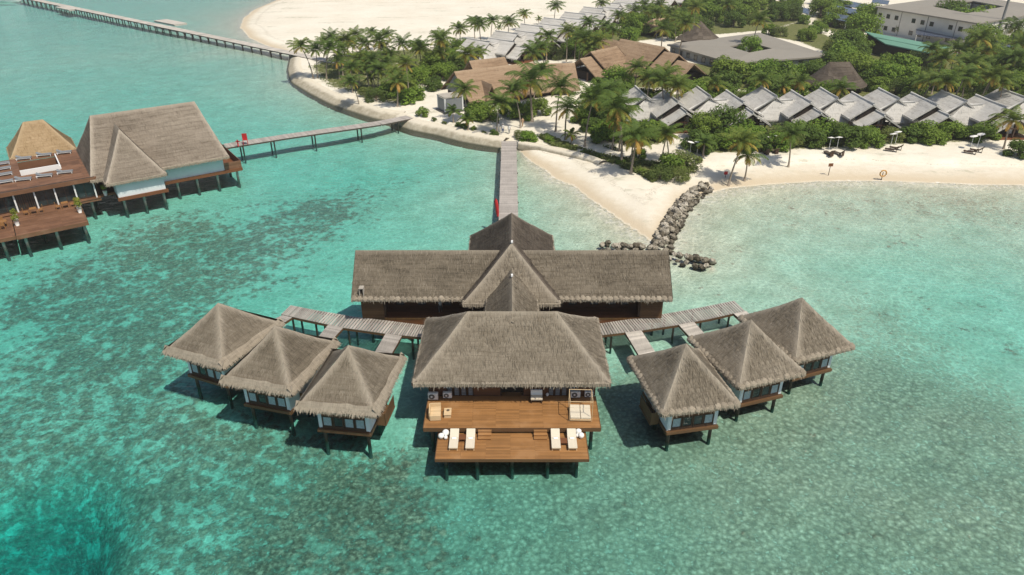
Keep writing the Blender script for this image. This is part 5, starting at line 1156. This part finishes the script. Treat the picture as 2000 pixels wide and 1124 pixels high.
for i, (lx, ly, r_, cv) in enumerate([(405,432,200,'lounge_dark'), (733,402,195,'rope'), (778,398,195,'rope'), (1045,408,195,'pile'), (1092,408,215,'pile'), (1350,392,240,'darkwood'), (1372,384,240,'darkwood'), (1735,402,235,'darkwood'), (1765,394,235,'darkwood')]):
    lab = ['lone dark lounger at the west end of the beach, beside the bushes', 'western covered lounger of the pair under the leaning palms', 'eastern covered lounger of the pair under the leaning palms', 'western grey-covered lounger of the pair behind the brown sign', 'eastern grey-covered lounger of the pair behind the brown sign', 'nearer bare wooden lounger of the pair near the lifebuoy post', 'farther bare wooden lounger of the pair near the lifebuoy post', 'nearer wooden lounger of the easternmost pair', 'farther wooden lounger of the easternmost pair'][i]
    beach_lounger(lab, *z8(lx, ly), R(r_), cv)
for i, (x, y) in enumerate([(368,408), (402,410), (735,385), (782,382), (1045,390), (1083,388), (1346,372), (1368,362), (1735,382), (1770,372)]):
    parasol('small white parasol, '+['first', 'second', 'third', 'fourth', 'fifth', 'sixth', 'seventh', 'eighth', 'ninth', 'tenth'][i]+' from the west along the beach', *z8(x, y), R(i*20))
def post_sign(name, label, cat, px_, py_, h, bw, bh, mat, rz=0):
    c = at(px_, py_, 1.2); g_ = ground(c.x, c.y); t = thing(name, label, cat, (c.x, c.y, g_), rz); b = MB(); b.tube([(0, 0, -.1), (0, 0, h)], .05, 6); b.build('post', M['darkwood'], t); b = MB(); b.box((0, -.08, h-bh/2+.1), (bw, .05, bh)); b.build('board', M[mat], t)
post_sign('notice_board', 'small brown notice board on a thin post in the open sand', 'sign', *z8(1051, 478), 1.9, .75, .5, 'teak_dark', R(8)); post_sign('flag_sign', 'small red square marker on a short post near the shoreline', 'sign', *z8(545, 492), .9, .55, .5, 'red', R(-5))
c = at(*z8(1312, 496), 1.2); t = thing('lifebuoy_stand', 'orange ring lifebuoy hanging on a wooden post in the sand', 'lifebuoy', (c.x, c.y, ground(c.x, c.y))); b = MB(); b.tube([(0, 0, -.1), (0, 0, 1.3)], .06, 6); b.build('post', M['darkwood'], t); b = MB()
b.tube([(math.cos(a)*.48, -.1, 1.15+math.sin(a)*.48) for a in np.linspace(0, 2*math.pi, 19)], .11, 8); b.build('ring', M['yellow'], t, True)
c = at(14, 3, .2); t = thing('motorboat', 'white motorboat with a red cover at the far edge of the lagoon', 'boat', (c.x, c.y, 0), R(10)); b = MB(); secs = [(-5, 1.2, .1), (-2, 1.5, .0), (2, 1.4, .0), (4.5, .8, .3), (6, .05, .7)]; i0 = 0; V = []
for x, hw, kz in secs: V += [(x, -hw, 1.0+.06*x), (x, -hw*.6, kz-.3), (x, hw*.6, kz-.3), (x, hw, 1.0+.06*x)]
b.mesh(V, [(i*4+k, (i+1)*4+k, (i+1)*4+(k+1) % 4, i*4+(k+1) % 4) for i in range(4) for k in range(4)]+[(0, 1, 2, 3)]); b.build('hull', M['white'], t); b = MB(); b.bb(-4, .5, -1.0, 1.0, 1.0, 2.3); b.build('cabin', M['white'], t); b = MB(); b.bb(-4.2, .7, -1.1, 1.1, 2.31, 2.42); b.build('roof', M['red'], t)
# ------------------------------------------------------------------ palms
def palm_crown(seed, n=24, L=2.7, old=.35):
    br = random.Random(seed); mb = MB(); mb.at['age'] = {}
    def q(pts, age): mb.face(pts, None, age=age)
    for k in range(n):
        u = (k+.5)/n; az_ = k*2.39996+br.uniform(-.25, .25); elv = R(82-105*u**.85+br.uniform(-9, 9)); fl = L*br.uniform(.85, 1.1)*(.72+.4*math.sin(math.pi*min(u+.15, 1)))
        age = min(1, max(0, (u-.55)*1.5*old*2+br.uniform(-.08, .12)))
        h = Vector((math.cos(az_), math.sin(az_), 0)); side = Vector((-h.y, h.x, 0)); p = Vector((0, 0, 0)); e = elv; m_ = 11; pts = []
        bend = R(br.uniform(7, 11))*(1.0-.2*u); tw = br.uniform(-.05, .05)
        for i in range(m_+1):
            pts.append((p.copy(), e)); d = h*math.cos(e)+Vector((0, 0, math.sin(e)))+side*tw; p = p+d*(fl/m_); e -= bend*(.35+1.3*i/m_)
        for i in range(m_):
            a, b = pts[i][0], pts[i+1][0]; wv = Vector((0, 0, 1))*.03; sw = side*(.035*(1-i/m_)+.01)
            q([a-sw, a+sw, b+sw*.8, b-sw*.8], age)
            if i < 1: continue
            for sub in (0, .5):
                t = (i+sub)/m_; c = a.lerp(b, sub); d = (b-a).normalized(); up = side.cross(d).normalized(); up = up if up.z > 0 else -up
                ll = .74*fl/2.7*math.sin(math.pi*min(1, .16+t*.86))**.7+.08
                for s in (-1, 1):
                    ld = (side*s*.80+d*.62+Vector((0, 0, -.38-.45*t+br.uniform(-.18, .12)))+up*.18).normalized(); tip = c+ld*ll*br.uniform(.8, 1.1); wd = d*.08
                    mid = c.lerp(tip, .5)+up*.05
                    q([c-wd*.6, c+wd*.6, mid+wd*.75, mid-wd*.75], age+br.uniform(-.08, .12)); q([mid-wd*.75, mid+wd*.75, tip+Vector((0, 0, -.06))], age+br.uniform(-.05, .2))
    for k in range(5): a = k*1.3; mb.ball((math.cos(a)*.17, math.sin(a)*.17, -.18), .11, 6, 4)
    return mb
def palm_proto(seed, h, lean, L, old, n):
    br = random.Random(seed*7+1); t = thing('coconut_palm', '', 'palm tree')
    b = MB(); pts = []; rad = []
    for i in range(9):
        s = i/8; pts.append((lean*s**1.7, .08*math.sin(s*5+seed), h*s-.15*(s == 0))); rad.append(.14-.06*s+.09*math.exp(-s*14))
    b.tube(pts, rad, 8); b.build('trunk', M['trunk'], t, True)
    c = palm_crown(seed, n, L, old).build('crown', M['palm'], t); c.location = (lean, .08*math.sin(5+seed), h-.02); return t, lean, h
PROT = [palm_proto(1, 5.6, .5, 3.2, .45, 23), palm_proto(2, 6.4, 1.3, 3.3, .6, 23), palm_proto(3, 5.0, -.4, 3.0, .35, 22), palm_proto(4, 6.9, .9, 3.4, .55, 24), palm_proto(5, 4.4, .3, 3.2, .85, 20), palm_proto(6, 2.2, .1, 2.1, .6, 14), palm_proto(7, 6.0, 2.4, 3.0, .5, 22)]
palm_used = set()
def place_palm(k, cx, cy, label, group, s=1.0, ang=None, bx=None):
    """Survey a palm from its crown's place on the photograph and the height of its kind."""
    src, lean, h = PROT[k]; a = rnd.uniform(0, 6.28) if ang is None else ang
    p = at(cx, cy, 1.25+h*s)
    x, y = p.x-math.cos(a)*lean*s, p.y-math.sin(a)*lean*s
    if k in palm_used: o = dup(src)
    else: o = src; palm_used.add(k)
    o.location = (x, y, max(ground(x, y), .3)-.02); o.rotation_euler = (0, 0, a); o.scale = (s, s, s*rnd.uniform(.97, 1.03)); o['label'] = label; o['group'] = group; return o
z6 = lambda x, y: (540+x/4.324, 40+y/4.324)
z7 = lambda x, y: (860+x/3.746, 60+y/3.746)
z2 = lambda x, y: (820+x/4, y/4)
brp = random.Random(17)
Gp = 'palms of the grove on the sandy point'
place_palm(6, *z6(205,225), 'tall palm leaning out over the water at the western tip of the grove', Gp, 1.15, R(150)); place_palm(3, *z6(330,250), 'slender palm just east of the leaning one at the tip of the grove', Gp, .95)
place_palm(1, *z6(630,490), 'palm with a bare trunk standing in the white sand above the sea wall', Gp, .82, R(200)); place_palm(4, *z6(1020,520), 'yellowing palm with drooping orange fronds before the round bushes', Gp, 1.15)
place_palm(3, *z6(1385,165), 'tallest palm of the grove, at its inland end beside the path', Gp, 1.12); place_palm(4, *z6(520,350), 'short orange-tinged palm inside the western part of the grove', Gp, .9)
for i, (x, y) in enumerate([(465,150),(445,240),(560,245),(590,165),(665,120),(640,200),(805,110),(740,190),(740,300),(905,230),(960,290),(1060,210),(1215,250),(1180,215),(1380,270),(640,400),(760,400),(810,350),(860,420),(1000,440),(1090,370),(920,370),(540,300),(700,330),(400,180),(520,200),(870,180),(930,130)]):
    place_palm(brp.choice([0, 0, 1, 2, 3]), *z6(x, y), 'green coconut palm inside the dense grove on the sandy point', Gp, brp.uniform(.85, 1.08))
place_palm(5, *z6(800,480), 'small young palm with upright fronds at the edge of the grove', Gp, 1.1)
Gw = 'palms along the slanting row of silver roofs'
for i, (x, y) in enumerate([(0,370),(165,300),(315,230),(425,170),(468,200),(565,165),(700,175),(815,110),(1420,35),(370,430),(455,420),(1160,260),(940,380),(880,420),(1000,290),(1385,330),(1260,310),(1325,175),(1450,215),(1555,120),(1870,40),(1760,90),(1960,100),(1680,80),(1240,260),(1510,250),(1320,390)]):
    lab = {0: 'palm at the southern end of the slanting row of silver roofs, nearest the grove', 2: 'round-headed palm standing against the wide white sand', 7: 'lone palm on the wide sand north of the silver roofs'}.get(i, 'coconut palm rising beside the slanting row of silver roofs')
    place_palm(brp.choice([0, 1, 2, 3]), *z2(x, y), lab, Gw, brp.uniform(1.0, 1.2))
place_palm(0, *z2(1058,55), 'lone palm on bare sand behind the middle of the silver-roofed row', Gw, 1.1)
for x, y in ((930,150), (1500,50), (1530,20), (620,215)): place_palm(5, *z2(x, y), 'small young palm on the wide sand by the silver roofs', Gw, .8)
Gm = 'palms between the brown halls and the jetty'
mid = [(175,430,0,.95,'palm in front of the white glass porch of the brown hall'),(430,520,2,1.05,'dark green palm before the long brown roof'),(535,440,1,.95,'palm close behind the big yellow-skirted one'),(655,370,4,1.55,'big palm with a skirt of yellow fronds, in front of the brown roof'),(880,420,3,1.0,'tall palm at the east end of the long brown hall'),(930,570,4,1.1,'palm with thin hanging fronds by the bend of the white path'),(1120,500,3,1.05,'dark palm west of the westernmost beach villa'),(1215,440,0,1.05,'palm behind the dark one near the westernmost villa'),(1300,560,1,1.2,'big shaggy palm just west of the westernmost villa'),(1310,650,4,1.1,'palm with drooping lower fronds below the shaggy one'),(1265,430,2,1.0,'small green palm against the stepped brown hall'),(1435,770,4,1.2,'low wide palm with golden fronds beside the curving white path'),(1650,730,1,.85,'palm with a dark trunk in front of the open villa porch'),(1440,270,0,.95,'palm in front of the stepped brown hall, west of its middle'),(1540,370,4,1.0,'golden-skirted palm behind the westernmost villa'),(1650,330,0,1.0,'palm at the east end of the stepped brown hall'),(1740,400,2,1.0,'palm between the first two villas of the beach row'),(735,300,1,1.0,'palm partly hidden behind the big yellow-skirted one'),(1110,120,2,1.0,'palm in the gap between the two brown halls'),(1060,60,3,.95,'palm north of the gap between the two brown halls')]
for x, y, k, s, lab in mid: place_palm(k, *z7(x, y), lab, Gm, s*1.1)
for x, y, s, lab in ((90,590,1.0,'small sapling palm with upright fronds behind the sea wall, western one'), (200,640,1.0,'small sapling palm with upright fronds behind the sea wall, eastern one'), (960,900-150,.9,'small sapling palm among the dune shrubs')): place_palm(5, *z7(x, y), lab, Gm, s)
Gb = 'palms on and behind the beach'
bch = [(635,305,1,1.05,'leaning palm on the beach with its shadow on the white sand',R(20)),(655,375,4,.95,'drooping golden palm right beside the leaning one on the beach',None),(870,285,0,.95,'palm on the beach between two pairs of loungers',None),(255,300,2,.9,'short green palm before the westernmost villa porch',None),(100,310,4,1.0,'wide golden palm at the west end of the beach bushes',None),(15,200,0,1.1,'tall palm just west of the first beach villa',None),(1945,240,4,1.1,'palm at the east end of the beach near the last loungers',None),(440,345,5,1.1,'small yellow-green palm low among the beach bushes',None)]
for x, y, k, s, lab, a in bch: place_palm(k, *z8(x, y), lab, Gb, s, a)
Gf = 'palms rising out of the woods behind the villas'
for x, y in ((490,60),(850,50),(905,55),(820,70),(1110,80),(1560,40),(1620,50),(1840,30),(1500,50),(230,45),(310,70),(170,25),(1900,60),(720,45)): place_palm(brp.choice([0, 1, 3, 4]), *z8(x, y), 'coconut palm rising out of the woods behind the beach villas', Gf, brp.uniform(.9, 1.1))
for x, y in ((640,110),(110,70),(210,100),(310,40),(1655,260),(1730,330),(1815,260),(1840,390),(1960,140),(1900,330),(1585,300),(1985,230),(1530,250),(50,30),(260,120),(150,150),(480,20),(1780,200),(1700,390),(1960,300)): place_palm(brp.choice([0, 1, 3, 4]), *zt(x, y), 'coconut palm among the dense trees by the flat-roofed buildings', 'palms among the flat-roofed buildings', brp.uniform(1.05, 1.4))

# ------------------------------------------------------------------ broadleaf trees and bushes
def tree_proto(seed, Rr, H, nleaf, leaf='leaf', trunk=True, nblob=8, size=(.28, .5), name='broadleaf_tree', cat='tree'):
    br = random.Random(seed); t = thing(name, '', cat)
    b = MB(); blobs = []
    for k in range(nblob):
        a = k*2.4+br.uniform(-.4, .4); r = Rr*.62*math.sqrt(br.uniform(.05, 1)); z = H*(.52+.30*br.random())-.18*H*(r/Rr); rr = Rr*br.uniform(.36, .52)
        blobs.append((Vector((math.cos(a)*r, math.sin(a)*r, z)), (rr, rr, rr*.72)))
    for k in range(int(nblob*.8)):
        a = k*2.0+br.uniform(-.5, .5); rr = Rr*br.uniform(.3, .42); blobs.append((Vector((math.cos(a)*Rr*.68, math.sin(a)*Rr*.68, H*br.uniform(.16, .36))), (rr, rr, rr*.85)))
    per = int(nleaf/len(blobs))
    for c, rad in blobs: leaf_cloud(b, c, rad, int(per*br.uniform(.7, 1.3)), br, size, .62, up=.7)
    tr = MB(); tr.tube([(0, 0, -.2), (.08, .05, H*.25), (.12, .02, H*.5)], [.16*Rr/2.5+.04, .13*Rr/2.5+.03, .06], 7)
    for c, rad in blobs[:5]: tr.tube([(.06, .04, H*.2), tuple(c*.55+Vector((0, 0, H*.15))), tuple(c)], [.07, .05, .02], 5, cap=False)
    tr.build('trunk', M['bark'], t, True); b.build('crown', M[leaf], t); return t
TP = [tree_proto(101, 2.6, 4.0, 2600), tree_proto(102, 2.9, 4.6, 2800), tree_proto(103, 2.2, 3.4, 2200, 'leaf'), tree_proto(104, 2.5, 3.6, 2200, 'leaf_pale', size=(.2, .36)), tree_proto(105, 3.3, 5.6, 3200), tree_proto(106, 2.7, 4.2, 2600, nblob=11)]
BP = [tree_proto(111, 1.1, 1.5, 900, size=(.2, .36), name='bush', cat='bush', nblob=5), tree_proto(112, .9, 1.2, 500, 'leaf_pale', size=(.16, .3), name='bush', cat='bush', nblob=5), tree_proto(113, 1.3, 1.6, 900, 'leaf', size=(.2, .36), name='bush', cat='bush', nblob=6)]
tree_used = set()
def place_tree(P_, k, x, y, s, label, group, sz=1.0):
    src = P_[k]
    if src.name in tree_used: o = dup(src)
    else: o = src; tree_used.add(src.name)
    o.location = (x, y, max(ground(x, y), .2)-.03); o.rotation_euler = (0, 0, rnd.uniform(0, 6.28)); o.scale = (s, s, s*sz); o['label'] = label; o['group'] = group
# no trees inside buildings
FOOT = [[(21,126),(104,124),(104,140),(21,141)], [(-14,140),(8,143),(17,158),(15,172),(0,172),(-17,152)], [(20,166),(42,160),(48,172),(40,190),(22,190)], [tuple(at(*p, 4.8)[:2]) for p in ((1303,87),(1432,124),(1622,109),(1483,64))], [tuple(at(*p, 8.6)[:2]) for p in ((1709,13),(1912,46),(2075,18),(1885,-10))], [tuple(p[:2]) for p in gq], [(-14,186),(-4,180),(85,320),(74,332)]]
FOOT.append([tuple(at(*p, 1.3)[:2]) for p in ((1690,62),(1880,93),(1870,138),(1700,134))])
HUTS = [at(1369,41,8).xy, at(1640,121,7.2).xy, at(1296,74,3).xy]
FOOT = [np.array(f) for f in FOOT]
def free(x, y, r):
    X, Y = np.array([x]), np.array([y])
    for f in FOOT:
        if pip(X, Y, f)[0] or dist_poly(X, Y, f, True)[0][0] < r*.75: return False
    for h in HUTS:
        if (Vector((x, y))-h).length < 6+r*.5: return False
    for p, wd in PATHW:
        if dist_poly(X, Y, p)[0][0] < wd+r*.65: return False
    return True
placed = []
def fill(zone, n, smin, smax, label, group, kinds=(0, 1, 2, 3, 5, 0, 2, 4), gap=.78, sz=(.85, 1.1), chk=True, tries=60):
    poly = VEGW[zone]; lo_, hi = poly.min(0), poly.max(0); c = 0
    for _ in range(n*tries):
        if c >= n: break
        x, y = brp.uniform(lo_[0], hi[0]), brp.uniform(lo_[1], hi[1]); s = brp.uniform(smin, smax); r = 2.5*s
        if abs(x) > .70*(y*math.cos(PITCH)+CAMH*math.sin(PITCH))/.98+6: continue
        if not pip(np.array([x]), np.array([y]), poly)[0]: continue
        if any((x-a)**2+(y-b)**2 < ((r+q)*gap)**2 for a, b, q in placed): continue
        if chk and not free(x, y, r): continue
        placed.append((x, y, r)); place_tree(TP, brp.choice(kinds), x, y, s, label, group, brp.uniform(*sz)); c += 1
fill('belt', 44, .85, 1.25, 'leafy green tree in the belt between the beach and the villa row', 'trees between the beach and the villas', gap=.60, sz=(.75, .95))
fill('middle', 18, .75, 1.15, 'leafy tree in the clump west of the westernmost beach villa', 'trees by the westernmost villa', gap=.62)
fill('behind2', 32, .8, 1.2, 'leafy tree close behind the roofs of the beach villas', 'trees close behind the villas', gap=.6)
fill('behind', 74, .95, 1.6, 'bushy tree in the woods behind the row of beach villas', 'trees behind the beach villas', gap=.64)
fill('upper', 40, 1.1, 1.7, 'bushy tree in the woods between the silver roofs and the flat building', 'trees of the upper woods', gap=.68)
fill('brown', 22, .8, 1.25, 'leafy tree growing around the brown-thatched halls', 'trees around the brown halls', gap=.62)
fill('corner', 9, 1.2, 1.7, 'large dark tree among the solar roofs', 'trees among the solar roofs', gap=.75)
fill('garden', 9, .6, 1.0, 'small tree in the garden behind the flat grey building', 'trees of the garden', gap=.8)
fill('east', 16, 1.1, 1.6, 'bushy tree below the white two-storey block', 'trees below the white block', gap=.7)
for px_, py_, k, s, lab in ((1464,103,4,1.05,'dense dark tree filling the courtyard of the flat grey building'), (1862,14,4,1.9,'tree in the court of the white block, western one'), (1892,19,1,2.2,'tree in the court of the white block, middle one'), (1928,13,0,2.2,'tree in the court of the white block, eastern one'), (1680,80,4,1.7,'broad dark tree just west of the sea-green shed'), (1645,98,1,1.7,'broad tree in front of the big dark one near the sea-green shed'), (1662,50,3,1.3,'pale grey-green tree in front of the solar roofs'), (1768,62,3,1.3,'round olive tree at the foot of the white block'), (1735,55,1,1.2,'tree against the west end wall of the white block'), (1325,70,4,.95,'round dark tree between the cone hut and the pale bar roof'), (1610,22,4,1.4,'dark tree beside the middle solar roof')):
    p = at(px_, py_, 9.0 if 'court of the white' in lab else 2.5); place_tree(TP, k, p.x, p.y, s, lab, 'single trees by the buildings', 1.0)
for px_, py_, k, s, lab in ((788,172,0,1.15,'round green bush at the inland edge of the palm grove'), (812,160,5,1.15,'broad bush by the path end of the palm grove'), (825,152,1,1.0,'broad bush behind the path edge of the palm grove'), (735,192,3,1.0,'grey-green bush under the front palms of the grove'), (795,196,2,1.1,'dense round bush nearest the restaurant jetty'), (812,188,0,.9,'round bush beside the sandy path near the grove'), (760,183,5,1.0,'dark bush in the middle front of the grove'), (718,183,3,.8,'small grey bush in front of the grove palms'),
   (848,132,4,1.05,'tall dense tree at the west end of the long brown hall'), (865,150,1,1.1,'dense tree between the path and the long brown hall'), (848,170,0,.9,'rounded bush beside the path at the glass porch'), (878,120,5,1.15,'leafy tree behind the west end of the brown hall'),
   (930,226,0,1.05,'hedge-like bush in front of the long brown hall, westernmost'), (950,229,2,1.1,'hedge-like bush in front of the long brown hall, second from the west'), (1000,222,5,1.0,'hedge-like bush in front of the long brown hall, middle'), (1022,225,0,1.05,'hedge-like bush in front of the long brown hall, fourth from the west'), (1048,218,1,.95,'hedge-like bush in front of the long brown hall, easternmost'),
   (1033,268,2,.82,'round dark green bush at the head of the central jetty'), (1018,260,3,.55,'pale variegated bush behind the round one by the jetty'), (1310,322,0,.95,'bright green bush at the seaward end of the dune plants'), (1338,318,3,1.05,'airy pale bush east of the bright one at the dune end'), (1290,338,3,.85,'low olive bush at the tip of the dune plants'), (1325,338,3,.8,'low olive bush nearest the rock groyne'), (1248,300,2,.62,'small dark round tree by the bend of the white path'), (1362,285,5,1.0,'leafy bush before the lone dark lounger'), (1200,262,0,1.1,'dense green tree north of the curving path'), (1175,268,5,.95,'dense green tree at the west end of the clump by the path'),(1990,298,0,.9,'bush at the far east end of the beach')):
    p = at(px_, py_, 1.3+.6); placed.append((p.x, p.y, 2*s)); place_tree(TP, k, p.x, p.y, s, lab, 'bushes and trees near the shore', .85)
for px_, py_, k, s, lab in ((826,223,2,1.25,'square-cut pale shrub at the end of the restaurant jetty'), (800,232,1,.55,'tiny shrub nearest the restaurant jetty'), (848,232,1,.75,'small shrub second in the row behind the sea wall'), (868,238,1,.7,'small shrub in the middle of the row behind the sea wall'), (895,244,0,.75,'dark small shrub beside the sapling palm'), (908,247,0,.8,'round small shrub next to the eastern sapling palm'), (925,250,0,.6,'small shrub third from the central jetty'), (945,256,1,.7,'yellowish small shrub second from the central jetty'), (964,259,0,.95,'dark glossy shrub nearest the central jetty head')):
    p = at(px_, py_, 1.7); place_tree(BP, k, p.x, p.y, s*.9, lab, 'small shrubs behind the sea wall', 1.0)
for i in range(26):
    poly = VEGW['dune']; lo_, hi = poly.min(0), poly.max(0)
    for _ in range(50):
        x, y = brp.uniform(lo_[0], hi[0]), brp.uniform(lo_[1], hi[1])
        if pip(np.array([x]), np.array([y]), poly)[0] and all(dist_poly(np.array([x]), np.array([y]), p)[0][0] > wd+.6 for p, wd in PATHW): break
    place_tree(BP, brp.choice([0, 1, 1, 2]), x, y, brp.uniform(.5, 1.0), 'low shrub on the dune between the white path and the beach', 'low dune shrubs', .7)
# ground cover: creeping vines and undergrowth that nobody could count
def cover(name, zones, n, mat, smin, smax, zr):
    b = MB(); br = random.Random(9)
    for zone, share in zones:
        poly = VEGW[zone]; lo_, hi = poly.min(0), poly.max(0); k = int(n*share); xs = np.array([br.uniform(lo_[0], hi[0]) for _ in range(k*3)]); ys = np.array([br.uniform(lo_[1], hi[1]) for _ in range(k*3)])
        ok = pip(xs, ys, poly)
        for p, wd in PATHW: ok &= dist_poly(xs, ys, p)[0] > wd
        xs, ys = xs[ok][:k], ys[ok][:k]; zs = terrain_z(xs, ys)
        for x, y, z in zip(xs, ys, zs):
            if nz(x*.28, y*.28, 4.2) < -.22: continue
            s = br.uniform(smin, smax); nn = Vector((br.gauss(0, .5), br.gauss(0, .5), 1)).normalized(); a = nn.cross(Vector((br.gauss(0, 1), br.gauss(0, 1), .1))).normalized(); bb_ = nn.cross(a); p = Vector((x, y, z+br.uniform(.05, zr)*(0.6+nz(x*.5, y*.5))))
            b.face([p-a*s*.5, p+bb_*s*.35, p+a*s*.5, p-bb_*s*.35])
    tag(b.build(name, M[mat]), kind='stuff')
cover('ground_cover', (('dune', .45), ('point', .2), ('middle', .2), ('brown', .15)), 34000, 'leaf_pale', .22, .5, .6)

# ------------------------------------------------------------------ thin sea air
hb = MB(); hb.bb(-4050, 4050, -1550, 4050, -21, 44); hz = hb.build('haze'); g = G('sea_haze'); hv = g.n('ShaderNodeVolumePrincipled', {'Color': (1.0,.98,.93,1), 'Density': .00028, 'Anisotropy': .2}); g.t.links.new(hv.outputs[0], g.out.inputs['Volume']); hz.data.materials.append(g.m); tag(hz, kind='stuff')
scene.cycles.volume_bounces = 0
